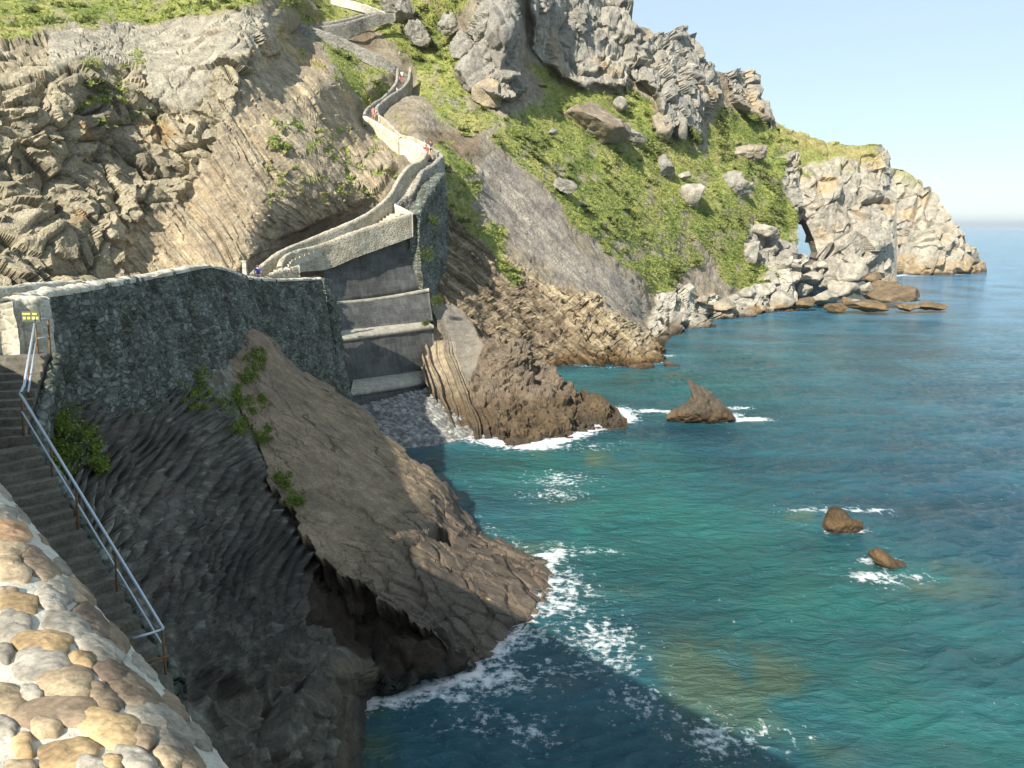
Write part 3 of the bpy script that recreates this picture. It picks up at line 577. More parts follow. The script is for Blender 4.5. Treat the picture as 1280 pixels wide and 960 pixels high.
# ================================================================== SHINGLE BEACH
nr, nc = 170, 260
b0 = [P(430, 505, 61.5), P(485, 488, 65.5), P(545, 474, 70.5)]; b1 = [P(470, 575, 52), P(540, 570, 53), P(625, 562, 56)]
def bez(b, u): b = np.array(b); return ((1-u)**2)[:, None]*b[0]+(2*u*(1-u))[:, None]*(2*b[1]-.5*b[0]-.5*b[2])+(u*u)[:, None]*b[2]
u = np.linspace(0, 1, nc); B0 = bez(b0, u); B1 = bez(b1, u); B0[:, 2] = 2.6; B1[:, 2] = -.7
t = np.linspace(0, 1, nr); V = (B0[None]+(B1-B0)[None]*t[:, None, None]); V[..., 2] = (1.9-2.6*t)[:, None]; V = V.reshape(-1, 3)
c1, c2, cid = voro(V/.32, 3); V[:, 2] += (1-c1)*.16+(cid-.5)*.12+fbm(V/2, 3, 2)*.22
o = np.ones(len(V))[:, None]; col = mixc(o*C(.13, .13, .125), o*C(.36, .36, .35), cid**1.5)
tag(mesh_obj('beach', V, grid_faces(nr, nc), M_WET, col=col), kind='structure')

# ================================================================== SEA
nr, nc = 1000, 760
ang = np.linspace(-R(62), R(62), nc); ext = np.concatenate([np.linspace(0, 1, 780)**1.0*math.log(420/9.), np.linspace(math.log(420/9.), math.log(40000/9.), 221)[1:]]); rad = 9*np.exp(ext); nr = len(rad)
V = np.zeros((nr, nc, 3)); V[..., 0] = rad[:, None]*np.sin(ang)[None]; V[..., 1] = rad[:, None]*np.cos(ang)[None]; V = V.reshape(-1, 3)
dd = np.hypot(V[:, 0], V[:, 1])
# waves
ca, sa = math.cos(R(-25)), math.sin(R(-25)); W2 = np.stack([(V[:, 0]*ca-V[:, 1]*sa)/3.2, (V[:, 0]*sa+V[:, 1]*ca)/1.25, V[:, 0]*0], -1)
amp = sm(190, 40, dd)
wv = (1-np.abs(fbm(W2, 3, 5))*2)*.10+fbm(W2*.35, 2, 9)*.14+(1-np.abs(vnoise(W2*2.2+3, 3))*2)*.045
V[:, 2] = wv*amp
# image-independent bathymetry: shallows over sand are turquoise, reefs olive, deep water blue
def blob(p, r, soft=1.0, stretch=1.0, a=0.0):
    dx = V[:, 0]-p[0]; dy = V[:, 1]-p[1]; c_, s_ = math.cos(a), math.sin(a)
    x = dx*c_+dy*s_; y = (-dx*s_+dy*c_)/stretch
    return np.exp(-(x*x+y*y)/(r*r)*soft)
nzb = fbm(np.stack([V[:, 0]/7, V[:, 1]/9, V[:, 0]*0], -1), 4, 8); nz2 = fbm(np.stack([V[:, 0]/2.0, V[:, 1]/2.4, V[:, 0]*0], -1), 4, 18)
o = np.ones(len(V))[:, None]
deep = o*C(.050, .190, .320); mid = o*C(.016, .080, .108); turq = o*C(.018, .130, .105); olive = o*C(.045, .095, .065)
col = mixc(mid, deep, sm(55, 230, dd))
sh = np.zeros(len(V))
for (x_, y_, r_, s_) in [(1160,870,7,1),(1000,740,8,1),(900,700,8,1),(800,650,9,1),(720,590,9,1),(1240,940,6,.8),(870,480,16,.6),(760,480,14,.6),(950,440,24,.5),(1000,410,26,.35),(1120,800,7,.8),(640,600,7,.6)]:
    g = G(x_, y_); sh = np.maximum(sh, blob(g, r_)*s_)
col = mixc(col, turq, sh*(.75+nzb*.9))
reef = np.zeros(len(V))
for (x_, y_, r_, s_, st_) in [(930,860,2.6,1,.8),(1000,880,2.4,.75,1),(900,820,2.2,.8,1),(960,910,2,.6,1),(1030,655,2.6,.8,.6),(1140,712,2.8,.9,.5),(1180,735,2.4,.6,.6),(700,700,2.6,.9,.7),(740,740,2.0,.6,.7),(860,520,4,.6,.5),(720,575,4,.5,.6),(650,640,3,.5,1),(470,900,1.0,1.0,2.5),(850,420,9,.6,.3),(900,405,12,.6,.3),(790,470,7,.6,.4)]:
    g = G(x_, y_); reef = np.maximum(reef, blob(g, r_, 1, st_)*s_)
col = mixc(col, olive, np.clip(reef*.62*(.6+nz2*3.2), 0, .75)); col = mixc(col, o*C(.08, .115, .07), np.clip(reef*(nz2-.12)*3.5, 0, .6))
col = mixc(col, o*C(.010, .045, .075), sm(-.05, .35, nzb)*.45*(1-reef))
# foam: along the waterlines and in trailing patches
shore = [((592,845),(620,812),(650,790),(665,765),(668,740),(690,702),(700,690),.8,.85),((460,880),(520,868),(560,858),(592,845),.7,1.0),
 ((560,535),(605,552),(650,560),(700,552),(745,535),(782,525),(775,512),1.0,1.35),((480,545),(530,545),(570,548),(600,548),.9,1.0),
 ((700,455),(760,460),(822,455),(835,445),.6,.5),((1112,346),(1150,341),(1190,342),(1228,337),1.6,1.0),((830,515),(860,523),(900,527),(922,518),.7,.9),
 ((590,650),(640,680),(690,700),.5,.35),((840,405),(900,395),(1000,390),(1180,385),1.0,.35)]
foam = np.zeros(len(V))
near = dd < 420; VX, VY = V[near, 0], V[near, 1]; fo = np.zeros(near.sum())
for s_ in shore:
    pts = s_[:-2]; wd, stg = s_[-2], s_[-1]
    for (a, b) in zip(pts[:-1], pts[1:]):
        A_, B_ = G(*a)[:2], G(*b)[:2]; AB = B_-A_; tt_ = np.clip(((VX-A_[0])*AB[0]+(VY-A_[1])*AB[1])/(AB@AB), 0, 1)
        ds = np.hypot(VX-A_[0]-tt_*AB[0], VY-A_[1]-tt_*AB[1]); fo = np.maximum(fo, stg*np.exp(-(ds/wd)**1.3))
foam[near] = fo
for (x_, y_, r_, s_, st_) in [(665,558,2.6,1.3,.5),(630,556,1.8,1.3,.7),(720,540,2.2,.9,.5),(750,530,2.2,1.1,.4),(768,520,1.6,1.1,.5),(685,695,.8,1.3,.5),(800,320,.1,1,1),(690,735,2.0,.72,1.4),(700,760,1.6,.62,1),(740,690,1.4,.5,.4),
  (1055,665,1.1,1.3,.5),(1085,640,1.4,.9,.4),(1040,640,1.2,.8,.4),(1010,640,1.6,.6,.5),(1100,702,1.0,1.2,.5),(1090,725,1.6,.7,.6),(1140,725,1.6,.5,.4),
  (935,525,2.0,1.2,.5),(815,514,2.2,1.1,.35),(925,510,1.5,.9,.4),(640,800,1.6,.75,.8),(620,850,2.0,.75,.7),(560,870,1.6,.7,.6),(500,880,1.2,.7,.6),(750,800,1.8,.62,1.3),(770,830,1.2,.55,1),(700,840,2,.45,.6),(600,905,1.6,.45,.8),(660,920,1.4,.45,.8),
  (790,880,1.4,.5,1),(895,925,1.6,.6,.8),(860,905,1.6,.45,.6),(960,925,1.4,.45,.6),(700,600,2.5,.55,.8),(690,620,2.5,.5,.6),(740,560,3,.4,.5),(480,530,2.2,.7,.6),(550,545,2.0,.8,.5),(520,550,2,.7,.6),(1130,342,8,.6,.3),(1190,343,6,1.0,.25),(1140,345,6,.9,.25),(830,445,2,.8,.5),(700,452,3,.35,.5),(780,475,.1,.3,1),(1280,990,.1,0,1),(640,990,.1,0,1)]:
    foam = np.maximum(foam, blob(G(x_, y_), r_, 1, st_)*s_)
sea = mesh_obj('sea', V, grid_faces(nr, nc), None, col=col, attrs={'foam': foam}) if False else None
m, nt, b = new_mat('sea_water')
geo = nd(nt, 'ShaderNodeNewGeometry'); pos = geo.outputs['Position']; at = nd(nt, 'ShaderNodeAttribute', attribute_name='Col'); af = nd(nt, 'ShaderNodeAttribute', attribute_name='foam')
mp = nd(nt, 'ShaderNodeMapping'); mp.inputs['Rotation'].default_value = (0, 0, R(25)); mp.inputs['Scale'].default_value = (.42, 1.0, 1); nt.links.new(pos, mp.inputs[0])
n1 = noise(nt, mp.outputs[0], 1.1, 8, .62); n2 = noise(nt, mp.outputs[0], .16, 5, .6); n1.inputs['Distortion'].default_value = .4
n3 = noise(nt, mp.outputs[0], .028, 4, .5)
a0_ = nd(nt, 'ShaderNodeMath', operation='MULTIPLY_ADD'); a0_.inputs[1].default_value = 2.2; nt.links.new(n2.outputs[0], a0_.inputs[0]); nt.links.new(n1.outputs[0], a0_.inputs[2])
n5 = noise(nt, mp.outputs[0], 2.6, 5, .55); n5.inputs['Distortion'].default_value = .8; a1_ = nd(nt, 'ShaderNodeMath', operation='MULTIPLY_ADD'); a1_.inputs[1].default_value = .55; nt.links.new(n5.outputs[0], a1_.inputs[0]); nt.links.new(a0_.outputs[0], a1_.inputs[2])
bp = nd(nt, 'ShaderNodeBump'); bp.inputs['Strength'].default_value = 1.0; bp.inputs['Distance'].default_value = .55
nt.links.new(a1_.outputs[0], bp.inputs['Height']); nt.links.new(bp.outputs[0], b.inputs['Normal'])
# foam = thin veins where the foam value is high
vn = nd(nt, 'ShaderNodeTexVoronoi', feature='DISTANCE_TO_EDGE'); vn.inputs['Scale'].default_value = 1.25
nw = noise(nt, pos, 1.3, 6, .6); s_ = nd(nt, 'ShaderNodeVectorMath', operation='SCALE'); s_.inputs['Scale'].default_value = 1.5; nt.links.new(nw.outputs['Color'], s_.inputs[0])
ad = nd(nt, 'ShaderNodeVectorMath', operation='ADD'); nt.links.new(pos, ad.inputs[0]); nt.links.new(s_.outputs[0], ad.inputs[1]); nt.links.new(ad.outputs[0], vn.inputs['Vector'])
vr = nd(nt, 'ShaderNodeMath', operation='MULTIPLY'); vr.inputs[1].default_value = 1.1; nt.links.new(vn.outputs['Distance'], vr.inputs[0])
nf = noise(nt, pos, 3.0, 8, .75)
sub = nd(nt, 'ShaderNodeMath', operation='SUBTRACT'); nt.links.new(af.outputs['Fac'], sub.inputs[0]); nt.links.new(vr.outputs[0], sub.inputs[1])
ma = nd(nt, 'ShaderNodeMath', operation='MULTIPLY_ADD'); ma.inputs[1].default_value = 2.6; nt.links.new(nf.outputs[0], ma.inputs[0]); nt.links.new(sub.outputs[0], ma.inputs[2])
fr_ = ramp(nt, ma.outputs[0], 0, 0, 1, 1); fr_.color_ramp.elements[0].position = .0
mr = nd(nt, 'ShaderNodeMapRange'); mr.inputs['From Min'].default_value = 1.60; mr.inputs['From Max'].default_value = 2.1; nt.links.new(ma.outputs[0], mr.inputs['Value'])
crest = ramp(nt, n2.outputs[0], .35, .75, .68, 1.3)
cw_ = mix(nt, 'MULTIPLY', at.outputs['Color'], crest.outputs[0])
cf = mix(nt, 'MIX', cw_, (.78, .82, .82), mr.outputs[0]); nt.links.new(cf, b.inputs['Base Color'])
rg = nd(nt, 'ShaderNodeMapRange'); rg.inputs['To Min'].default_value = .12; rg.inputs['To Max'].default_value = .8; nt.links.new(mr.outputs[0], rg.inputs['Value']); nt.links.new(rg.outputs[0], b.inputs['Roughness'])
b.inputs['IOR'].default_value = 1.33
b.inputs['Subsurface Weight'].default_value = .8; b.inputs['Subsurface Scale'].default_value = 1.6; b.inputs['Subsurface Radius'].default_value = (.4, 1, 1)
M_SEA = m
sea = mesh_obj('sea', V, grid_faces(nr, nc, flip=True), M_SEA, col=col, attrs={'foam': foam}); tag(sea, kind='structure')
# ================================================================== walls, paths and stairs
def spline(pts, step):
    pts = np.array(pts, float); t = np.linspace(0, 1, 400); c = cr(pts, t) if len(pts) > 2 else pts[0]+(pts[1]-pts[0])*t[:, None]
    L_ = np.r_[0, np.cumsum(np.linalg.norm(np.diff(c, axis=0), axis=1))]; n = max(3, int(L_[-1]/step)+1); s = np.linspace(0, L_[-1], n)
    return np.stack([np.interp(s, L_, c[:, k]) for k in range(c.shape[1])], -1)
def straight(pts, step):
    c = np.array(pts, float); L_ = np.r_[0, np.cumsum(np.linalg.norm(np.diff(c, axis=0), axis=1))]; n = max(3, int(L_[-1]/step)+1); s = np.linspace(0, L_[-1], n)
    return np.stack([np.interp(s, L_, c[:, k]) for k in range(c.shape[1])], -1)
def px3(lst): return [P(*p) for p in lst]
def normals2(c):
    d = np.gradient(c[:, :2], axis=0); d /= np.linalg.norm(d, axis=1, keepdims=True)+1e-9
    return np.stack([d[:, 1], -d[:, 0], d[:, 0]*0], -1)        # to the right of travel
def wall(name, pts, height, thick, mat, label=None, cat='wall', group=None, step=.35, batter=0.0, rough=.05, smoothpath=True, side=0, parent=None, nv=None, seed=0):
    """pts = crest line; height = wall height (number or one per control point); batter leans the right-hand face outward"""
    hs = height if hasattr(height, '__len__') else [height]*len(pts)
    P4 = [np.r_[p, h] for p, h in zip(pts, hs)]
    c = (spline if smoothpath else straight)(P4, step); h = c[:, 3]; c = c[:, :3]; n = normals2(c)
    nv = nv or max(4, int(max(hs)/step)); prof = []
    th = thick/2
    prof += [(-th, 1.0, 0), (-th, 0.12/1, 1)]                 # left side bottom, left shoulder (metres below crest)
    rows = []
    def add(off, dz): rows.append(c+n*(off)[:, None] - np.stack([dz*0, dz*0, dz], -1))
    one = np.ones(len(c))
    for k in range(nv, 0, -1):
        dz = .10+(h-.10)*k/nv; add(-th*one+side, dz)
    for a in np.linspace(0, 1, 7): add((-th+2*th*a)*one+side, .10*(2*a-1)**2*one)
    for k in range(1, nv+1):
        dz = .10+(h-.10)*k/nv; add(th*one+side+batter*(dz-.1), dz)
    A = np.stack(rows, 0); nr_, nc_ = A.shape[:2]; V = A.reshape(-1, 3); N = grid_normals(V, nr_, nc_)
    e1, e2, ei = voro(V/.36+seed, 3+seed); d = (fbm(V/.45+seed, 4, 5)*.8+(ei-.5)*.9+(.5-e1)*.5)*rough+fbm(V/3, 2, 7)*rough*1.2
    V = V-N*d[:, None]; F = [tuple(f) for f in grid_faces(nr_, nc_)]
    F.append(tuple(range(0, nr_*nc_, nc_))); F.append(tuple(range(nc_-1, nr_*nc_, nc_))[::-1])
    o = mesh_obj(name, V, F, mat, parent)
    if parent is None: tag(o, label, cat, group)
    return o
def tube(pts, r, seg=8):
    pts = np.array(pts, float); V = []; F = []
    for i, p in enumerate(pts):
        d = pts[min(i+1, len(pts)-1)]-pts[max(i-1, 0)]; d = Vector(d).normalized(); a = d.cross(Vector((0, 0, 1)));
        if a.length < .05: a = d.cross(Vector((0, 1, 0)))
        a.normalize(); b = d.cross(a)
        for k in range(seg):
            t_ = 2*math.pi*k/seg; V.append(tuple(Vector(p)+a*math.cos(t_)*r+b*math.sin(t_)*r))
    for i in range(len(pts)-1):
        for k in range(seg): F.append((i*seg+k, i*seg+(k+1) % seg, (i+1)*seg+(k+1) % seg, (i+1)*seg+k))
    F.append(tuple(range(seg))[::-1]); F.append(tuple(range((len(pts)-1)*seg, len(pts)*seg)))
    return V, F
def step_block(a, b, c, d, zt, h, seed):
    """one worn stone step: a,b front edge, c,d back edge (xy), subdivided and chipped"""
    nx, ny = 14, 4; V = []; 
    for j in range(ny):
        for i in range(nx):
            u, v = i/(nx-1), j/(ny-1); p = np.array(a)*(1-u)*(1-v)+np.array(b)*u*(1-v)+np.array(c)*u*v+np.array(d)*(1-u)*v; V.append([p[0], p[1], zt])
    V = np.array(V, float); V[:, 2] += fbm(V/.5+seed, 3, 3)*.035; V[:, :2] += (fbm(V/.3+seed, 2, 9)*.03)[:, None]
    W = V.copy(); W[:, 2] -= h; n = nx*ny; F = [tuple(f) for f in grid_faces(ny, nx)]
    F += [tuple(x+n for x in f[::-1]) for f in F]
    ring = [i for i in range(nx)]+[j*nx+nx-1 for j in range(1, ny)]+[(ny-1)*nx+i for i in range(nx-2, -1, -1)]+[j*nx for j in range(ny-2, 0, -1)]
    for q_, r_ in zip(ring, ring[1:]+ring[:1]): F.append((q_, r_, r_+n, q_+n))
    return np.concatenate([V, W]), F
def flight(label, Lp, Rp, n, mat, dz=.85, group=None, h=.6, z=None):
    """steps between two parapet lines"""
    Lc = straight(Lp, 1e9) if False else np.array(Lp, float); 
    def rs(c):
        s = np.r_[0, np.cumsum(np.linalg.norm(np.diff(c, axis=0), axis=1))]; return lambda t: np.array([np.interp(t*s[-1], s, c[:, k]) for k in range(3)])
    fl, fr = rs(np.array(Lp, float)), rs(np.array(Rp, float)); m0 = (fl(0)+fr(0))/2
    root = empty('stone_staircase', (m0[0], m0[1], m0[2]-dz-.5), label, 'staircase', group)
    for k in range(n):
        t0, t1 = k/n, min(1, (k+1.35)/n); a, b, c, d = fl(t0), fr(t0), fr(t1), fl(t1)
        zt = ((a[2]+b[2]+c[2]+d[2])/4-dz)
        V, F = step_block(a[:2], b[:2], c[:2], d[:2], zt, h, k*1.7); child('step', V, F, mat, root, smooth=False)
    return root
# ---- the bridge: a thick causeway wall seen from its shaded side
BR = [(20,368,21.0),(48,364,22.5),(80,360,24.5),(130,352,28),(190,342,33.5),(250,331,40),(268,333,42),(285,338,44.5),(305,346,48),(345,348.5,53),(398,347,60)]
BRw = px3(BR)
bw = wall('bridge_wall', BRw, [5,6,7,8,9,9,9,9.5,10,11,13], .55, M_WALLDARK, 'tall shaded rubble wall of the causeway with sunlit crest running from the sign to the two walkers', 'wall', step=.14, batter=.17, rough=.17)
wall('lit_crest_strip', [b_+np.array([0, 0, .05]) for b_ in BRw], .22, .66, M_PALE, step=.16, rough=.07, parent=bw)  # pale strip added along the wall top, painting its sunlit edge
# sunlit parapet on the far side of the causeway path
BL = [np.array([p[0]-3.3, p[1]+.6, 0])+np.array([0, 0, 14.35+.25*(i < 3)]) for i, p in enumerate(BRw)][:8]
BL = px3([(-40,359,20),(0,356.5,23.5),(60,352.5,28),(130,349.5,34),(190,345,39),(225,343,43)])
wall('parapet_wall', BL, 1.6, .45, M_PALE, 'low sunlit parapet along the far side of the causeway path', 'wall', step=.25, rough=.05)
deck = []
rp = spline([p-np.array([0, 0, 1.15]) for p in BRw], .5)
nn = normals2(rp); Lr = rp-nn*3.6; 
A = np.stack([rp, rp*.5+Lr*.5, Lr], 0); tag(mesh_obj('path', A.reshape(-1, 3), grid_faces(3, len(rp)), M_STEPL), kind='structure')
# pillar with the warning sign at the head of the near staircase
pil = px3([(10,369,20.6),(28,367,20.9)])
pw = wall('stone_pillar', [P(4,372,20.4), P(16,368.5,20.8), P(38,367.5,21.0), P(50,369,21.4)], 1.9, .5, M_PALE, 'rounded pale stone wall end carrying a small sign at the top of the near stairs', 'pillar', step=.12, rough=.05, smoothpath=False)
sp = P(39, 395.5, 20.35)
def box(c, s):
    c = np.array(c); s = np.array(s)/2; V = [c+s*np.array([i, j, k]) for i in (-1, 1) for j in (-1, 1) for k in (-1, 1)]
    return V, [(0, 1, 3, 2), (4, 6, 7, 5), (0, 4, 5, 1), (2, 3, 7, 6), (0, 2, 6, 4), (1, 5, 7, 3)]
sg = empty('warning_sign', tuple(sp), 'small weathered yellow and dark warning sign fixed to the pale stone wall end', 'sign')
V, F = box(sp, (.46, .04, .26)); child('panel', V, F, plain('sign_dark', (.10, .11, .07)), sg, smooth=False)
ym = plain('sign_yellow', (.55, .50, .12))
for (dx, dz_, w_, h_) in [(-.10, .065, .20, .05), (.11, .065, .12, .05), (-.16, -.04, .07, .07), (-.05, -.04, .08, .07), (.07, -.04, .08, .07), (.17, -.04, .06, .07)]:
    V, F = box(sp+np.array([dx, -.026, dz_]), (w_, .012, h_)); child('marking', V, F, ym, sg, smooth=False)
# rocks packed under the pillar
# ---- near staircase going down beside the wall
S = [P(62,446,20.6), P(33,545,17.9), P(69,606,17.0), P(100,664,16.0), P(150,746,15.0), P(212,852,13.8)]
S[0][2] = 12.75
def near_stairs():
    root = empty('stone_staircase', tuple(S[1]), 'narrow shaded stone staircase with metal handrail dropping beside the foreground wall', 'staircase')
    pts = straight(S, .345); dn = np.array([-.66, -.75]); k = 0
    d1 = (S[1]-S[0])[:2]; d1 /= np.linalg.norm(d1); n1 = np.array([d1[1], -d1[0]]); d2 = (S[-1]-S[1])[:2]; d2 /= np.linalg.norm(d2); n2 = np.array([d2[1], -d2[0]])
    for i in range(len(pts)-1):
        a, b = pts[i], pts[i+1]; nrm = n1 if a[1] > S[1][1] else n2
        ext = (b-a)[:2]*.5; W_ = 2.0
        V, F = step_block(a[:2], (a[:2]+nrm*W_), (b[:2]+ext+nrm*W_), (b[:2]+ext), a[2]+.02, .8, i*1.3)
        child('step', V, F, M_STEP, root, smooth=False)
    return root
near_stairs()
# edge kerb of the staircase
wall('stair_kerb', [s_+np.array([.12, .10, .03]) for s_ in S], .9, .28, M_WALLDARK, 'low rough stone kerb on the seaward edge of the near staircase', 'kerb', step=.1, rough=.05, smoothpath=False)
# handrail
GAL = plain('galvanised_steel', (.50, .56, .62), .35, .35, .12, 20); RUST = plain('rusty_steel', (.20, .11, .045), .8, .2, .4, 30)
hr = empty('handrail', tuple(S[2]), 'pale galvanised handrail with rusty posts running down the near staircase', 'handrail')
def cht(name, pts, r, mat): V, F = tube(pts, r); return child(name, V, F, mat, hr)
RT = [P(25,492,17.7), P(64,554,16.95), P(95,609,15.95), P(145,689,14.9), P(204,786,13.75)]
RM = [P(27,514,17.7), P(65,582,16.95), P(96,636,15.95), P(146,716,14.9), P(205,810,13.75)]
cht('rail', [RT[0]]+[RT[-1]], .032, GAL); cht('rail', [RM[0], RM[-1]], .022, GAL)
cht('rail', [RT[-1]+np.array([0, 0, -.004]), P(190,791,13.5), P(166,798,13.3)], .024, GAL)
cht('rail', [P(44,402,20.5), P(30,482,17.95), RT[0]], .032, GAL); cht('rail', [P(45,429,20.5), P(35,490,18.2)], .024, GAL)
cht('rail', [P(42,399,20.3), P(61,399,20.9)], .03, GAL); cht('rail', [P(47,423,20.5), P(61,421.5,20.9)], .024, GAL)
cht('rail', [P(176,832,13.6), P(211,819,13.75)], .03, RUST)
for (a, b) in [((27,490,17.7),(30,552,17.7)), ((64,553,16.95),(66,613,16.95)), ((95,608,15.95),(98,670,15.95)), ((144,688,14.9),(147,752,14.9)), ((203,786,13.75),(208,852,13.75)),
               ((44,402,20.5),(49,462,20.5)), ((60,399,20.9),(64,459,20.9)), ((34,450,18.9),(38,512,18.9))]:
    cht('post', [P(*a), P(*b)], .027, RUST)

# ---- foreground wall: mortared cobbles
UW, NW = np.array([-.66, .75]), np.array([.75, .66]); N0 = .57; ZT = 14.85
def cap(n):                                     # crest profile across the wall (n = distance towards the sea)
    x = np.clip((n-.35)/(.37), 0, None); return ZT-.42*(1-np.sqrt(np.clip(1-np.minimum(x, .999)**2, 0, 1)))
fw = empty('cobbled_wall', (UW[0]*3+NW[0]*.2, UW[1]*3+NW[1]*.2, 13.2), 'sunlit foreground wall of rounded cobbles set in pale mortar', 'wall')
tv = np.r_[np.arange(-7, -0.5, .12), np.arange(-.5, 6, .025), np.arange(6, 26, .12)]
prof = [(-.75, 13.2), (-.72, 14.4), (-.66, 14.68)]+[(n, None) for n in np.linspace(-.6, .71, 40)]+[(.72+.13*k*.45, 14.40-.45*k) for k in range(1, 22)]
A = np.zeros((len(prof), len(tv), 3))
for i, (n_, z_) in enumerate(prof):
    zz = cap(np.array(n_)) if z_ is None else z_
    if z_ is None and n_ < -.4: zz = zz-.5*(n_+.4)**2*2
    A[i, :, 0] = UW[0]*tv+NW[0]*n_; A[i, :, 1] = UW[1]*tv+NW[1]*n_; A[i, :, 2] = zz
nr_, nc_ = A.shape[:2]; V = A.reshape(-1, 3); N = grid_normals(V, nr_, nc_); N = N*np.sign((N*np.array([NW[0], NW[1], 1.5])).sum(-1))[:, None]
d_ = fbm(V/.12, 4, 3)*.012+fbm(V/.03, 4, 4)*.006
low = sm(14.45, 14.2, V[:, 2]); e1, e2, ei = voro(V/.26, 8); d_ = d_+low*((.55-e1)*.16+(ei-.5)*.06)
V = V+N*d_[:, None]-np.array([0, 0, .012])*(1-low)[:, None]
mm, nt, b = new_mat('lime_mortar'); geo = nd(nt, 'ShaderNodeNewGeometry'); pos = geo.outputs['Position']
n1 = noise(nt, pos, 14, 8, .7); n2 = noise(nt, pos, 70, 8, .75); n4 = noise(nt, pos, 2.3, 5, .6)
at = nd(nt, 'ShaderNodeAttribute', attribute_name='Col')
c = mix(nt, 'MULTIPLY', at.outputs['Color'], ramp(nt, n1.outputs[0], .3, .72, .7, 1.15).outputs[0]); c = mix(nt, 'MULTIPLY', c, ramp(nt, n2.outputs[0], .3, .75, .65, 1.12).outputs[0])
c = mix(nt, 'MULTIPLY', c, ramp(nt, n4.outputs[0], .35, (.85, .84, .82), .65, (1.05, 1.05, 1.05)).outputs[0])
nt.links.new(c, b.inputs['Base Color']); b.inputs['Roughness'].default_value = .95; b.inputs['Specular IOR Level'].default_value = .15
ad_ = nd(nt, 'ShaderNodeMath', operation='MULTIPLY_ADD'); ad_.inputs[1].default_value = .5; nt.links.new(n2.outputs[0], ad_.inputs[0]); nt.links.new(n1.outputs[0], ad_.inputs[2])
bp = nd(nt, 'ShaderNodeBump'); bp.inputs['Strength'].default_value = .7; bp.inputs['Distance'].default_value = .02; nt.links.new(ad_.outputs[0], bp.inputs['Height']); nt.links.new(bp.outputs[0], b.inputs['Normal'])
M_MORT = mm
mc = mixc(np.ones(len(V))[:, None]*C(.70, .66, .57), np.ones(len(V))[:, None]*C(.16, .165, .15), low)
F = [tuple(f) for f in grid_faces(nr_, nc_)]
child('mortar', V, F, M_MORT, fw, col=mc)
M_COB = rock_mat('cobble_stone', 9, .35, .02, .8, .25)
def hit(px, py):
    yc = (480-py)/FPX; dr = np.stack([(px-640)/FPX, CP+yc*SP, -SP+yc*CP], -1); lo = np.full(len(px), .3); hi = np.full(len(px), 12.)
    s_ = np.full(len(px), .5)
    ok = np.zeros(len(px), bool); prev = s_.copy()
    for k in range(700):
        s_ = .5+k*.01; p = np.array([0, 0, H])+dr*s_; n = p[:, 0]*NW[0]+p[:, 1]*NW[1]; below = (p[:, 2] < cap(n)) & (n < .72) & ~ok
        prev = np.where(below, s_, prev); ok |= below
    lo_, hi_ = prev-.01, prev.copy()
    for _ in range(12):
        md_ = (lo_+hi_)/2; p = np.array([0, 0, H])+dr*md_[:, None]; n = p[:, 0]*NW[0]+p[:, 1]*NW[1]; bz = p[:, 2] < cap(n); hi_ = np.where(bz, md_, hi_); lo_ = np.where(bz, lo_, md_)
    prev = hi_
    p = np.array([0, 0, H])+dr*np.where(ok, prev, 0)[:, None]
    ms = ~ok
    if ms.any():
        # nearest approach to the shoulder line n=.60
        den = dr[:, 0]*NW[0]+dr[:, 1]*NW[1]; s2 = .70/np.where(np.abs(den) < 1e-3, 1e-3, den); q_ = np.array([0, 0, H])+dr*s2[:, None]; q_[:, 2] = 14.46
        p[ms] = q_[ms]
    return p
STN = [(12,662,58,26,5,'o'),(14,683,50,18,8,'t'),(10,700,34,14,5,'t'),(19,713,46,22,4,'t'),(52,703,58,24,38,'b'),(22,751,56,24,8,'y'),(17,779,48,34,15,'g'),(80,734,44,24,30,'g'),(88,779,66,30,18,'g'),(118,774,60,24,48,'d'),
 (54,800,82,26,3,'y'),(52,826,76,34,-8,'g'),(81,849,72,44,6,'t'),(128,810,66,28,40,'g'),(150,842,80,26,36,'d'),(10,872,46,38,10,'t'),(71,886,112,34,-4,'b'),(172,864,80,34,38,'b'),(138,905,88,36,12,'y'),(206,905,106,42,42,'g'),
 (84,940,76,34,-10,'y'),(183,918,34,26,30,'b'),(238,950,60,26,38,'b'),(28,928,30,24,70,'y'),(8,640,36,18,20,'g'),(34,640,30,16,55,'g'),(60,668,30,14,55,'b'),(8,612,30,16,40,'g'),(84,705,32,16,50,'g'),(112,740,40,20,50,'b'),
 (148,795,46,18,50,'b'),(188,830,50,20,50,'g'),(225,880,52,20,50,'b'),(256,915,44,22,55,'g'),(10,738,26,14,0,'b'),(3,812,26,20,20,'g'),(6,905,34,20,20,'g'),(118,955,50,22,10,'g'),(25,958,44,22,0,'t'),(66,748,46,22,45,'g'),(133,870,52,24,42,'b'),(170,946,60,26,22,'g'),(57,906,40,20,5,'t'),(104,822,36,16,20,'y'),(38,863,30,18,0,'g'),(100,738,40,18,45,'t'),(212,945,40,20,40,'t'),(140,950,30,18,0,'y'),(262,905,46,20,52,'g'),(238,868,44,20,54,'b'),(212,835,40,18,54,'g'),(178,795,44,18,52,'b'),(150,765,38,16,52,'g'),(120,735,38,16,52,'t'),(95,705,36,15,52,'b')]
CT = {'o': (.46, .29, .17), 't': (.38, .30, .20), 'b': (.26, .20, .14), 'y': (.40, .29, .16), 'g': (.31, .285, .24), 'd': (.16, .12, .09)}
SV = []; SF = []; SCc = []; off = 0; na, nring = 40, 12
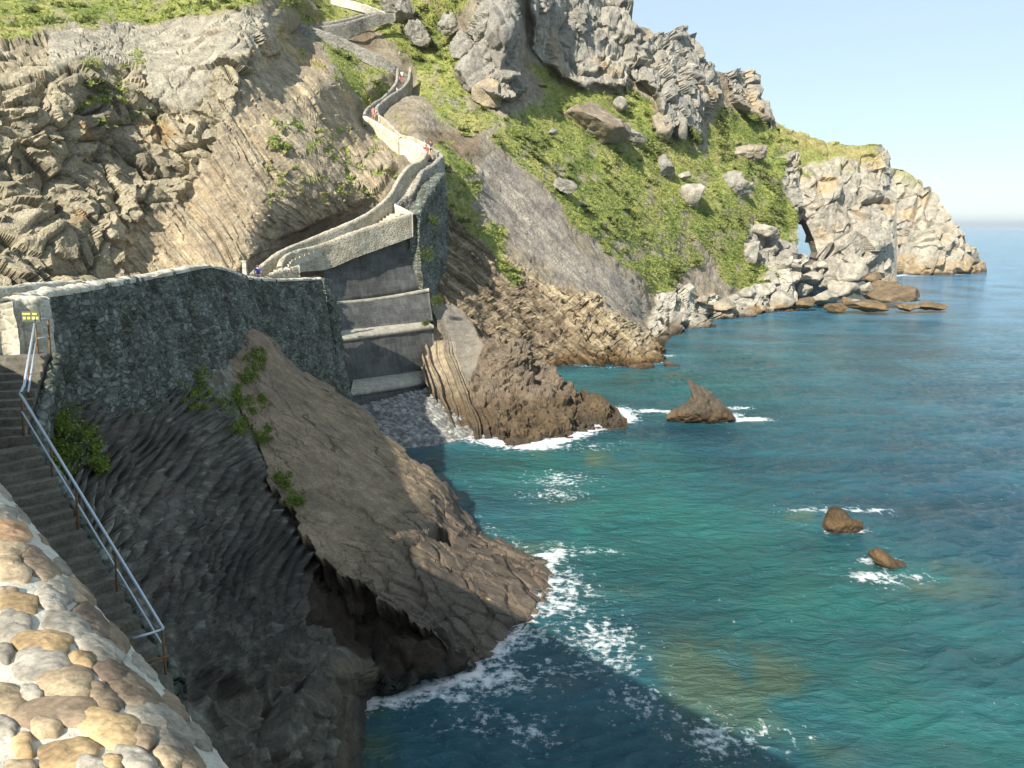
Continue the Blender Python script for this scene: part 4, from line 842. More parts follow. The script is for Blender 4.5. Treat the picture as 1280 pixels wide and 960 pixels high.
def add_stone(ctr_fn, colr, hgt, seed):
    """ctr_fn(r, a) -> surface points; builds a domed cobble with a sunk rim"""
    global off
    r_ = np.linspace(0, 1, nring); a_ = np.linspace(0, 2*np.pi, na, endpoint=False)
    RR, AA = np.meshgrid(r_, a_, indexing='ij'); S_ = ctr_fn(RR.ravel(), AA.ravel()); 
    nrm = np.tile(np.array([NW[0]*.35, NW[1]*.35, 1.0]), (len(S_), 1)); nn_ = S_[:, 0]*NW[0]+S_[:, 1]*NW[1]
    k_ = np.clip((nn_-.35)/.37, 0, .95); nrm = np.stack([NW[0]*k_*1.4, NW[1]*k_*1.4, np.ones(len(k_))*(1.02-k_)], -1); nrm /= np.linalg.norm(nrm, axis=1, keepdims=True)
    h_ = hgt*(1-RR.ravel()**3.2)**.6*(1+.28*fbm(S_/.06+seed, 4, 3))-.012+fbm(S_/.03+seed, 4, 4)*.005-.03*(RR.ravel() > .97)
    SV.append(S_+nrm*h_[:, None]); i = (np.arange(nring-1)[:, None]*na+np.arange(na)[None]).ravel(); j = (np.arange(nring-1)[:, None]*na+(np.arange(na)[None]+1) % na).ravel()
    SF.append(np.stack([i, i+na, j+na, j], -1)+off); off += nring*na
    cb = np.array(colr)*rng.uniform(.85, 1.15); v = fbm(S_/.10+seed, 4, 6)[:, None]; SCc.append(np.clip(cb*(1+.45*v), .02, .8))
for i, (x_, y_, w_, h_, an, k) in enumerate(STN):
    def fn(r, a, x_=x_, y_=y_, w_=w_, h_=h_, an=an, i=i):
        e = 3.0; ca_, sa_ = np.cos(a), np.sin(a); rad_ = (np.abs(ca_)**e+np.abs(sa_)**e)**(-1/e)*(1+.05*np.sin(2*a+i*1.7)+.06*np.sin(3*a+i*2.3)+.035*np.sin(5*a+i)+.02*np.sin(8*a+i*3))
        u_, v_ = r*rad_*ca_*w_/2*1.07, r*rad_*sa_*h_/2*1.22; t_ = R(an); return hit(x_+u_*math.cos(t_)-v_*math.sin(t_), y_+u_*math.sin(t_)+v_*math.cos(t_))
    add_stone(fn, CT[k], .017, i*3.1)
for i in range(150):                             # the wall goes on behind the viewer and beyond the frame
    t0 = rng.choice([rng.uniform(-6.5, .6), rng.uniform(4.2, 24)]); n0_ = rng.uniform(-.5, .5)
    a_, b_ = rng.uniform(.07, .13), rng.uniform(.05, .08)
    def fn(r, a, t0=t0, n0_=n0_, a_=a_, b_=b_, i=i):
        t_ = t0+r*np.cos(a)*a_; n_ = n0_+r*np.sin(a)*b_*(1+.15*np.sin(2*a+i)); return np.stack([UW[0]*t_+NW[0]*n_, UW[1]*t_+NW[1]*n_, cap(n_)], -1)
    add_stone(fn, CT[random.choice('tbygdg')], .022, i*1.3)
child('cobbles', np.concatenate(SV), np.concatenate(SF), M_COB, fw, col=np.concatenate(SCc))

# ---- retaining wall of stepped blockwork under the stairs
mb, nt, b = new_mat('block_masonry'); geo = nd(nt, 'ShaderNodeNewGeometry'); pos = geo.outputs['Position']
sx = nd(nt, 'ShaderNodeSeparateXYZ'); nt.links.new(pos, sx.inputs[0]); cx = nd(nt, 'ShaderNodeCombineXYZ'); ml = nd(nt, 'ShaderNodeMath', operation='MULTIPLY'); ml.inputs[1].default_value = 1.35
nt.links.new(sx.outputs[0], ml.inputs[0]); nt.links.new(ml.outputs[0], cx.inputs[0]); nt.links.new(sx.outputs[2], cx.inputs[1])
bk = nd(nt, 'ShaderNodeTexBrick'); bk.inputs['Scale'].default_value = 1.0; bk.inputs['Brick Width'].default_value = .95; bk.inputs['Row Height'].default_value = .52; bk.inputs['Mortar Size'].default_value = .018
bk.inputs['Color1'].default_value = (.052, .052, .050, 1); bk.inputs['Color2'].default_value = (.088, .087, .082, 1); bk.inputs['Mortar'].default_value = (.09, .09, .086, 1); bk.inputs['Bias'].default_value = .1  # dark grey blocks, darkened further so the colour carries the shade on the faces
nt.links.new(cx.outputs[0], bk.inputs['Vector']); n1 = noise(nt, pos, .5, 6, .6); n2 = noise(nt, pos, 5, 6, .7)
mp = nd(nt, 'ShaderNodeMapping'); mp.inputs['Scale'].default_value = (3, 3, .25); nt.links.new(pos, mp.inputs[0]); n3 = noise(nt, mp.outputs[0], .9, 6, .6)
c = mix(nt, 'MULTIPLY', bk.outputs['Color'], ramp(nt, n1.outputs[0], .3, .7, .7, 1.35).outputs[0]); c = mix(nt, 'MULTIPLY', c, ramp(nt, n2.outputs[0], .3, .75, .7, 1.25).outputs[0]); c = mix(nt, 'MULTIPLY', c, ramp(nt, n3.outputs[0], .3, .75, .68, 1.35).outputs[0])
nt.links.new(c, b.inputs['Base Color']); b.inputs['Roughness'].default_value = .9; bp = nd(nt, 'ShaderNodeBump'); bp.inputs['Strength'].default_value = .5; bp.inputs['Distance'].default_value = .06
iv = nd(nt, 'ShaderNodeMath', operation='SUBTRACT'); nt.links.new(n2.outputs[0], iv.inputs[0]); nt.links.new(bk.outputs['Fac'], iv.inputs[1]); nt.links.new(iv.outputs[0], bp.inputs['Height']); nt.links.new(bp.outputs[0], b.inputs['Normal'])
M_BLOCK = mb; M_LEDGE = rock_mat('ledge_stone', 2.5, .4, .06, color=(.36, .34, .29))
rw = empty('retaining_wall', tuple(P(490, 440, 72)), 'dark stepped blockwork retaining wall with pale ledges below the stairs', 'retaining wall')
def strip(name, top, botm, back, mat, nz=14, nx=40, rough=.06):
    T0, T1 = P(*top[0]), P(*top[1]); B0, B1 = P(*botm[0]), P(*botm[1]); u = np.linspace(0, 1, nx)
    if len(top) == 3: Tm = P(*top[2]); Tu = (1-u)[:, None]**2*T0+(2*u*(1-u))[:, None]*(2*Tm-.5*T0-.5*T1)+(u*u)[:, None]*T1
    else: Tu = T0+(T1-T0)*u[:, None]
    if len(botm) == 3: Tm = P(*botm[2]); Bu = (1-u)[:, None]**2*B0+(2*u*(1-u))[:, None]*(2*Tm-.5*B0-.5*B1)+(u*u)[:, None]*B1
    else: Bu = B0+(B1-B0)*u[:, None]
    dv = np.array([-.35, back, 0.]); rows = [Tu+dv]+[Tu+(Bu-Tu)*k/nz for k in range(nz+1)]+[Bu+dv]
    A = np.stack(rows, 0); V = A.reshape(-1, 3); V = V+(fbm(V/1.2, 3, 4)*rough)[:, None]*np.array([.3, -1, .2])
    F = [tuple(f) for f in grid_faces(nz+3, nx)]; F.append(tuple(range(0, (nz+3)*nx, nx))); F.append(tuple(range(nx-1, (nz+3)*nx, nx))[::-1]); F.append(tuple(range(nx))+tuple(range((nz+3)*nx-1, (nz+2)*nx-1, -1)))
    return child(name, V, F, mat, rw)
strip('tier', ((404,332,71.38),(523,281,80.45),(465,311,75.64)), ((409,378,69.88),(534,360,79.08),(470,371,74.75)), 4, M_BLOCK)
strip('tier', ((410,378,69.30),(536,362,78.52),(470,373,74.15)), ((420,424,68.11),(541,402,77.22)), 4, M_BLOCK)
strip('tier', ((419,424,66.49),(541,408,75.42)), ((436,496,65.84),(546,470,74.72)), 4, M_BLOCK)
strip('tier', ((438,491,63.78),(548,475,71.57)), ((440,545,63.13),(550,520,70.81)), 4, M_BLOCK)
def ledge(f0, f1, b0, b1, th=.32, over=.18, mid=None):
    F0, F1, B0, B1 = P(*f0), P(*f1), P(*b0), P(*b1); u = np.linspace(0, 1, 40)[:, None]; Fr = F0+(F1-F0)*u+np.array([.03, -over, .02]); Bk = B0+(B1-B0)*u
    if mid is not None:
        m_ = P(*mid)+np.array([0, -over, .02]); e0, e1 = Fr[0], Fr[-1]; Fr = (1-u)**2*e0+2*u*(1-u)*(2*m_-.5*e0-.5*e1)+u*u*e1; Bk = Fr+np.array([-.2, 1.3, .0])
    Bk[:, 2] = Fr[:, 2]+(.04 if mid is not None else .62); Bk = Bk+np.array([0, 1.0, 0])
    lo = np.array([0, 0, th]); A = np.stack([Bk-lo, Bk, Fr+(Bk-Fr)*.5, Fr, Fr-lo*.5, Fr-lo], 0); V = A.reshape(-1, 3); V = V+np.stack([fbm(V/.8, 3, 2)*.03, fbm(V/.6, 3, 4)*.05, fbm(V/.7, 3, 5)*.03], -1)
    n_ = 40; F = [tuple(f) for f in grid_faces(6, n_)]+[tuple(range(0, 6*n_, n_)), tuple(range(n_-1, 6*n_, n_))[::-1], tuple(range(n_))+tuple(range(6*n_-1, 5*n_-1, -1))]
    return child('ledge', V, F, M_LEDGE, rw)
ledge((409,378,69.28),(536,361,78.52),(409,375,70.28),(534,359,79.88), mid=(470,373,74.15))
ledge((419,424,66.49),(542,407,75.44),(424,417,69.19),(520,397,77.99)); ledge((438,491,63.78),(548,474.5,71.57),(440,482,66.63),(542,461,75.24))

# ---- stair parapets
LP1 = [(312,343,62),(330,328,64),(350,313,66),(385,298,69.5),(430,280,73),(462,264,76.5),(486,243,80),(495,228,82),(504,214,84),(512,206,85.5),(521,202,87),(528,198,88.5),(532,190,91)]
RP1 = [(349,333,64),(353,322,65.5),(362,314,67),(374,311,68),(405,303,70.8),(440,290,73),(470,280,75.2),(500,270,77),(514,265,78)]
RP2 = [(490,255,80.5),(500,249,81.6),(514,239,83),(519,230,84),(523,221,85.2),(527,213,86.5),(539,205,88.2),(547,199,90),(552,193,92),(548,188,94),(541,184.5,95.5)]
wall('stair_parapet', px3(LP1), 1.9, .4, M_PARAPET, 'long uphill parapet curving along the lower stairs to the couple at the bend', 'wall', step=.25, rough=.04)
wall('stair_parapet', px3(RP1), [1.3,1.7,1.9,1.9,2.3,2.3,2.3,2.3,2.3], .45, M_PARAPET, 'sunlit speckled parapet on top of the dark retaining wall', 'wall', step=.22, rough=.05)
wall('stair_parapet', px3([(514,265,78),(504,260,79.2),(493,254.5,80.6)]), 2.2, .4, M_PALE, 'short pale cross wall where the parapet steps back behind the walker in teal', 'wall', step=.2, rough=.04)
wall('stair_buttress', px3(RP2), [3,4,5,5.5,6,7,8,8,8,7,5], .5, M_GREYW, 'tall grey masonry side wall of the middle stairs bulging outward at the bend', 'wall', step=.25, rough=.08, batter=.05)
flight('pale lower stair flight between two parapets climbing to the walker in teal', px3([(318,341,63),(350,313,66.5),(385,298,70),(430,280,73.5),(462,264,77),(486,243,80.3)]), px3([(352,333,62),(365,315,66.5),(405,303,70.6),(440,290,72.8),(480,277,75.6),(506,266,77.6)]), 30, M_STEPL)
flight('middle stair flight curving from the walker in teal up to the couple', px3([(486,243,80.3),(495,228,82.2),(504,214,84.2),(512,206,85.7),(521,202,87.2),(528,198,89),(533,190,92)]), px3([(494,253,80.9),(514,239,82.8),(523,221,85),(527,213,86.3),(539,205,88),(546,199,90),(549,192,92)]), 30, M_STEPL, dz=.95)
# filling ground behind the tier wall, below the flights
wall('stair_footing', px3([(405,330,74),(450,315,77),(500,300,80),(520,285,82)]), 14, 3.0, M_GREYW, 'rough masonry mass behind the retaining wall at its right end', 'wall', step=.8, rough=.1) if False else None
# rubble masonry flank to the right of the block wall
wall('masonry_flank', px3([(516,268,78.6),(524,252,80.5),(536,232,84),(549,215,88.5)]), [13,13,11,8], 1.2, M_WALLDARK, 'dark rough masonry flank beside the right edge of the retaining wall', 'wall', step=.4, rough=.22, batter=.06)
# small walls at the foot of the stairs
wall('curb_wall', px3([(333,343.5,60.8),(341,340,61.4),(352,336.5,62.2),(364,333.5,63),(373,331,63.6)]), 1.0, .3, M_PARAPET, 'low curved curb wall beside the walker in the pale shirt', 'wall', step=.2, rough=.04)
wall('rock_shoulder', px3([(396,346,61),(404,352,62.5),(409,375,64.5)]), [14,13,12], 1.4, M_WALLDARK, 'dark rocky masonry end of the causeway beside the block wall', 'wall', step=.35, rough=.3, batter=.10)
po = P(305.5, 328, 60); V, F = box(po-np.array([0, 0, .7]), (.28, .28, 1.5)); V = np.array(V); V[:, :2] += (V[:, 2:3] < po[2]-.5)*.0
pr_ = empty('stone_post', (po[0], po[1], po[2]-1.45), 'short pale stone post left of the walker in blue', 'post'); child('shaft', V, F, M_PALE, pr_, smooth=False); V, F = box(po+np.array([0, 0, .09]), (.34, .34, .08)); child('cap', V, F, M_PALE, pr_, smooth=False)
# upper pale wall, zigzag and far stairs
wall('stair_parapet', px3([(501,173,97.5),(508,174,96.6),(516,177,95.6),(524,180.5,94.4),(529,185,93),(532,190.5,91.3)]), [2.6,3.0,3.4,3.4,3.0,2.0], .45, M_PALE, 'brightest pale wall face below the couple at the stair bend', 'wall', step=.25, rough=.03)
wall('stair_parapet', px3([(455,144,107),(462,147.5,106),(472,153,104),(482,159,102),(492,166,99.5),(501,172,97.7)]), [2.0,2.4,2.6,2.8,3.0,2.8], .45, M_PALE, 'long textured pale wall dropping from the upper bend to the bright wall', 'wall', step=.3, rough=.06)
wall('stair_parapet', px3([(474,143,109),(484,151,106.5),(494,161,103.5),(502,168,101),(510,170,99.5),(518,172,98.5),(530,178,96.5),(541,184,95.6)]), 1.5, .4, M_PARAPET, 'rear parapet above the long pale wall', 'wall', step=.3, rough=.04)
flight('stairs between the long pale wall and its rear parapet', px3([(457,141,108),(475,151,104.5),(494,163,100.5),(512,173,97.5),(530,184,94)]), px3([(472,141,110),(488,153,106),(504,167,101.5),(522,174,98),(540,184,96)]), 24, M_STEPL, dz=.9)
LPU = [(455,143,107.5),(457,137.5,109),(461,133,111),(470,126,113.5),(477,122,115.5),(485,115,118),(492,107,121),(496,99,123.5),(497,85,128)]
RPU = [(473,143,109.5),(470.5,136,111),(472,131.5,112.5),(477,127,114),(487,119,117.5),(500,111,121),(507,104,123.5),(511,97,126),(513,83,130)]
wall('stair_parapet', px3(LPU), 1.7, .4, M_GREYW, 'left parapet of the highest stairs on the grassy slope', 'wall', step=.3, rough=.04)
wall('stair_parapet', px3(RPU), [1.8,3,3.5,4,4,4,4,3.5,3], .45, M_GREYW, 'right parapet of the highest stairs with a tall shaded outer face', 'wall', step=.3, rough=.06, batter=.05)
flight('highest stair flight where three hikers climb between grey parapets', px3(LPU), px3(RPU), 40, M_STEPL, dz=.85)
wall('hillside_wall', px3([(356,25.5,124),(370,29,124.5),(389,33.5,125),(411,41,126),(432,49,127),(455,60,128),(476,70,129),(491,79,130),(494,84,130.5)]), [1.6,1.8,1.9,2,2.1,2.1,2.1,2,1.6], .45, M_GREYW, 'long grey stone wall slanting down the grass to the top of the stairs', 'wall', step=.35, rough=.06)
wall('hillside_wall', px3([(386,31,128),(398,32.5,129),(411,31.5,130),(430,28,132),(445,23.5,134),(458,19.5,136),(475,16.2,138),(493,17,140)]), [1.6,2.2,2.4,2.6,2.4,2.2,1.9,1.2], .45, M_GREYW, 'grey wall of the highest zigzag rising to the right below the crag', 'wall', step=.35, rough=.05)
wall('hillside_wall', px3([(400,29,131),(420,25.5,133),(440,21,135.5),(458,16.5,138),(477,14.5,140)]), [1.0]*5, .4, M_GREYW, 'rear wall of the highest zigzag path with two pink hikers before it', 'wall', step=.35, rough=.04)
wall('hillside_wall', px3([(415,-6,140),(432,-1,139),(450,4,139),(465,9,140),(480,15,141)]), [1.4]*5, .9, M_PALE, 'pale dry wall entering at the top edge of the picture', 'wall', step=.4, rough=.08)
# ================================================================== loose rocks and boulders
def ico(sub):
    import bmesh
    bm = bmesh.new(); bmesh.ops.create_icosphere(bm, subdivisions=sub, radius=1); V = np.array([v.co[:] for v in bm.verts]); F = [tuple(v.index for v in f.verts) for f in bm.faces]; bm.free(); return V, np.array(F)
ICO = {k: ico(k) for k in (3, 4, 5, 6)}
def boulder(c, sx, sy, sz, rx=0, seed=0, sub=4, planes=14, cut=(.45, .82), rough=.07, cols=((.50, .48, .42), (.34, .32, .28)), label=None, cat='boulder', group=None, name='boulder', mat=None, squash=None, wetline=True, fine=1.0):
    r_ = np.random.default_rng(seed+100); V, F = ICO[sub]; V = V.copy()
    for k in range(planes):
        n = r_.normal(size=3); n /= np.linalg.norm(n); o_ = r_.uniform(*cut); d = V@n-o_; V -= np.clip(d, 0, None)[:, None]*n
    V = V/np.abs(V).max(0); V *= np.array([sx, sy, sz])/2
    a = R(rx); V = np.stack([V[:, 0]*math.cos(a)-V[:, 2]*math.sin(a), V[:, 1], V[:, 0]*math.sin(a)+V[:, 2]*math.cos(a)], -1)
    s0 = max(sx, sz); nn = V/(np.linalg.norm(V, axis=1, keepdims=True)+1e-9)
    e1, e2, ei = voro(V/(s0*.22)+seed, 3); V = V+nn*((fbm(V/(s0*.3)+seed, 4, 5)*1.2+(ei-.5)*.8-np.exp(-((e2-e1)/.12)**2)*.5)*rough*s0*.6+fbm(V/(s0*.06)+seed, 3, 6)*rough*s0*.22)[:, None]
    W = V+np.array(c); f = fbm(W/(s0*.25), 4, 9); col = mixc(np.ones(len(V))[:, None]*C(*cols[0]), np.ones(len(V))[:, None]*C(*cols[1]), sm(-.3, .4, f)*.7+ei*.3)
    if wetline: col = mixc(col, np.ones(len(V))[:, None]*C(.26, .165, .07), sm(2.2, 1.0, W[:, 2]+f)*.7); col = mixc(col, np.ones(len(V))[:, None]*C(.07, .05, .03), sm(.8, .15, W[:, 2]+f*.4))
    o = mesh_obj(name, V, F, mat or M_FAR, col=col, smooth=True); o.location = tuple(c); return tag(o, label, cat, group)
one_ = lambda x: np.array([float(x)])
def hd(px, py): return float(fD(one_(px), one_(py))[0])
def bl(px, py, w_, h_, label, d=None, k=.985, depth=1.0, rx=0, seed=None, cols=((.50, .48, .42), (.34, .32, .28)), group=None, **kw):
    d = d or hd(px, py)*k; s_ = d/FPX*1.02; c = P(px, py, d)
    return boulder(c, w_*s_, max(w_, h_)*s_*depth, h_*s_, rx, seed if seed is not None else int(px*3+py), cols=cols, label=label, group=group, **kw)
WHITE = ((.48, .45, .385), (.33, .31, .265)); BRN = ((.24, .185, .12), (.16, .12, .08)); GRY = ((.36, .35, .31), (.25, .24, .21)); TAN = ((.42, .37, .29), (.30, .26, .20))
bl(868, 241, 36, 34, 'large white angular boulder resting alone on the grass slope', k=.98, cols=WHITE, planes=9, cut=(.5, .8), rough=.02, seed=4)
bl(856, 219, 15, 10, 'small white block just above the large white boulder', k=.985, cols=WHITE, planes=8)
bl(832, 208, 26, 30, 'cracked grey rock standing in grass left above the white boulder', cols=GRY, rough=.09)
bl(704, 233, 34, 18, 'low grey rock lying at the lower left of the grass slope', cols=GRY, rx=-12)
bl(776, 130, 18, 17, 'squat grey block in the grass above the brown domed rock', cols=GRY, planes=8)
bl(742, 154, 92, 46, 'brown domed rock slab with furrows below the upper crags', k=.985, cols=((.34, .29, .22), (.24, .20, .155)), rx=-12, depth=.9, planes=12, cut=(.4, .8), rough=.06, sub=5, seed=12)
bl(795, 170, 42, 18, 'dark furrowed ridge tapering off right of the brown domed rock', cols=GRY, rx=-28, depth=.6, sub=5)
bl(828, 153, 30, 40, 'pale pointed rock leaning below the middle crag', cols=TAN, rx=12, planes=9)
bl(848, 158, 20, 46, 'narrow grey upright rock beside the pale pointed one', cols=GRY, rx=18)
bl(690, 165, 14, 9, 'small grey stone at the left foot of the brown domed rock', cols=GRY)
bl(937, 192, 46, 24, 'broad cracked pale outcrop in the grass below the end crag', cols=TAN, rough=.12, depth=.5, sub=5, rx=-8)
bl(920, 232, 44, 34, 'ragged grey outcrop in the grass between white boulder and arch', cols=GRY, rough=.12, depth=.5, sub=5, rx=-25)
for i, (x_, y_, w_, h_, rx_, lb) in enumerate([(600, 92, 66, 60, 20, 'bulging grey crag block below the tall pillar above the stairs'), (585, 60, 46, 38, 25, 'rounded grey block at the left shoulder of the tall pillar'), (625, 45, 40, 110, 4, 'tall vertical grey rock pillar on the skyline side above the stairs'),
      (560, 30, 30, 26, 20, 'grey rock poking from grass left of the tall pillar'), (520, 40, 26, 42, 50, 'dark elongated rock leaning at the end of the highest wall'), (497, 10, 44, 34, -20, 'grey bedrock knob where the highest walls meet')]):
    bl(x_, y_, w_, h_, lb, k=.965 if i < 3 else .98, cols=((.36, .345, .31), (.25, .24, .22)), rx=rx_, rough=.10, sub=5, depth=.8, planes=16, cat='rock', name='crag_rock')
bl(612, 118, 44, 36, 'tan rounded rock under the overhang of the pillar', k=.97, cols=((.42, .35, .25), (.33, .28, .21)), planes=8, depth=.7)
ft = [(952,287,44,20,'w'),(938,314,26,32,'w'),(977,331,44,20,'w'),(1058,341,54,28,'w'),(1054,361,42,22,'w'),(1030,374,40,24,'w'),(975,374,42,27,'w'),(1011,349,38,20,'w'),(1001,322,16,10,'w'),(899,380,44,16,'g'),(942,389,19,15,'b'),(1092,347,26,18,'b'),
 (1118,369,66,26,'b'),(1084,382,60,15,'b'),(1162,382,40,11,'b'),(1068,325,28,18,'w'),(1024,332,22,13,'w'),(1106,358,34,18,'b'),(1069,378,12,9,'w'),(921,379,24,16,'w'),(992,337,20,16,'w'),(1040,330,22,16,'w'),(1080,362,24,20,'w'),(1006,378,26,16,'b'),(1046,384,30,12,'b'),(960,351,30,22,'w'),(1004,364,24,20,'w'),(840,372,24,16,'g'),(858,362,22,16,'w'),(878,376,22,14,'g'),(1135,384,30,10,'b'),(935,366,26,16,'w'),(985,358,18,14,'w'),(1032,354,22,16,'w'),(915,372,16,10,'w'),(1060,376,16,10,'b')]
FL = ['pale boulder topmost on the shore, set in grass left of the arch', 'upright pale boulder in grass just below the topmost one', 'wide pale boulder under the left foot of the arch', 'largest pale limestone block right of the arch opening', 'pale block under the largest limestone block', 'flat pale boulder low between the two widest shore rocks', 'big rounded pale boulder nearest the water left of the arch pile',
 'long pale boulder in the middle of the pile below the arch', 'small pale stone plugging the bottom of the arch', 'long low grey boulder on the shore below the grass slope', 'single brown round rock at the water left of the pile', 'brown rock tucked at the right of the largest pale block', 'widest brown rock of the low point under the headland', 'long flat brown ledge rock at the tip of the pile', 'last brown rock farthest out at the low point',
 'pale boulder highest against the headland face', 'little pale boulder just right of the arch foot', 'brown rock behind the widest brown rock', 'white cobble lodged among brown rocks', 'pale shore boulder right of the long grey one', 'pale boulder between the wide one and the plugging stone', 'pale boulder atop the gap left of the largest block', 'pale boulder beside the brown tucked rock', 'brown rock at the water right of the big rounded boulder', 'thin brown rock at the waterline before the flat pale boulder', 'pale boulder above the big rounded one', 'pale boulder in the centre just above the waterline rocks', 'grey shore boulder nearest the rubble cape', 'pale boulder second from the rubble cape', 'grey boulder below the second pale one', 'flat brown skerry between the ledge rock and the last rock', 'pale boulder below the upright one, above the brown round rock', 'small pale boulder under the wide boulder at the arch foot', 'pale boulder in the dip between largest and long boulders', 'tiny pale boulder above the pale shore boulder', 'small brown rock below the white cobble']
for i, (x_, y_, w_, h_, k) in enumerate(ft):
    base = G(x_, min(y_+h_/2, 389)+0.0, .3 if k == 'b' else .6)[1]; d_ = min(hd(x_, y_)*.99, 300) if x_ < 1000 else None
    if d_ is None: d_ = {True: 161}.get(y_ > 370, None) or (163+(370-y_)*.28)
    d_ = min(d_, base-1) if y_ > 376 else d_
    lab = FL[i]
    bl(x_, y_, w_, h_, lab, d=d_, cols={'w': WHITE, 'b': BRN, 'g': TAN}[k], group={'w': 'pale boulders under the arch', 'b': 'brown rocks at the waterline', 'g': 'grey shore boulders'}[k], rough=.07, depth=1.0, seed=i*7, sub=4, cut=(.5, .85))
bl(800, 459, 40, 15, 'flat brown rock just off the rubble cape, left of two', d=91.5, cols=BRN, rough=.1, cat='rock', name='shore_rock')
bl(838, 457, 24, 12, 'smaller brown rock just off the rubble cape, right of two', d=92.5, cols=BRN, rough=.1, cat='rock', name='shore_rock')
# the fin
def solid(name, outline, d, thick, label, cols, seed, cat='rock', strata=None, mat=None):
    ol = np.array(outline, float); c0 = ol.mean(0)+np.array([0, (ol[:, 1].max()-ol[:, 1].mean())*.25]); ang = np.linspace(0, 2*np.pi, 160, endpoint=False); rad = []
    for a in ang:
        best = 1.0; dx, dy = math.cos(a), math.sin(a)
        for (x1, y1), (x2, y2) in zip(ol, np.roll(ol, -1, 0)):
            den = dx*(y2-y1)-dy*(x2-x1)
            if abs(den) < 1e-9: continue
            t = ((x1-c0[0])*(y2-y1)-(y1-c0[1])*(x2-x1))/den; s = ((x1-c0[0])*dy-(y1-c0[1])*dx)/den
            if t > 0 and -1e-6 <= s <= 1+1e-6: best = max(best, t)
        rad.append(best)
    rad = np.array(rad); rr = np.sin(np.linspace(.02, np.pi/2, 34)); rings = [(r, -1) for r in rr]+[(r, 1) for r in rr[::-1][1:]]
    V = []
    for r, sd in rings:
        th = thick*math.sqrt(max(0, 1-r*r))**1.2; V.append(P(c0[0]+np.cos(ang)*rad*r, c0[1]+np.sin(ang)*rad*r, d+sd*th))
    A = np.stack(V, 0); nr_ = len(A); A = np.concatenate([A, A[:, :1]], 1); nc_ = A.shape[1]; V = A.reshape(-1, 3); N = V-V.mean(0); N /= np.linalg.norm(N, axis=1, keepdims=True)
    e1, e2, ei = voro(V/1.1+seed, 3); ss = V[:, 2]*.72+V[:, 0]*.62; ll = hash3(np.floor(ss/.28).astype(np.int64), np.zeros(len(V), np.int64), np.zeros(len(V), np.int64), seed)
    V = V+N*(fbm(V/.9, 4, 3)*.30+(ei-.5)*.25+(ll-.5)*.22+fbm(V/.3, 3, 8)*.14+(1-voro(V/.45, 9)[0])*.2-.1)[:, None]*.6; f = fbm(V/.8, 4, 9)
    col = mixc(np.ones(len(V))[:, None]*C(*cols[0]), np.ones(len(V))[:, None]*C(*cols[1]), sm(-.3, .4, f)*.6+ll*.4)
    col = mixc(col, np.ones(len(V))[:, None]*C(.12, .075, .035), sm(1.4, .7, V[:, 2]+f*.4)*.8); col = mixc(col, np.ones(len(V))[:, None]*C(.05, .04, .03), sm(.5, .1, V[:, 2]+f*.2))
    o = mesh_obj(name, V, grid_faces(nr_, nc_), mat or M_WET, col=col); return tag(o, label, cat)
solid('sea_stack', [(831,524),(838,515),(848,509),(858,503),(864,495),(864,486),(860,478),(865,475),(877,483),(891,493),(905,504),(916,515),(919,526),(905,532),(880,534),(850,532)], 65.4, 1.5, 'brown shark-fin shaped rock rising alone from the sea', ((.125, .10, .07), (.07, .056, .04)), 5)
solid('sea_rock', [(1032,662),(1034,648),(1035,640),(1041,634),(1050,636),(1062,643),(1073,650),(1079,657),(1074,666),(1060,672),(1040,672)], 40.7, .8, 'dark orange-brown rock breaking the sea with white foam around it', ((.085, .055, .03), (.05, .036, .022)), 6)
solid('sea_rock', [(1083,690),(1090,683),(1100,686),(1118,697),(1134,708),(1150,717),(1146,726),(1120,722),(1098,708)], 36.3, .8, 'long low brown rock barely awash behind the orange-brown sea rock', ((.085, .06, .03), (.055, .04, .024)), 8)

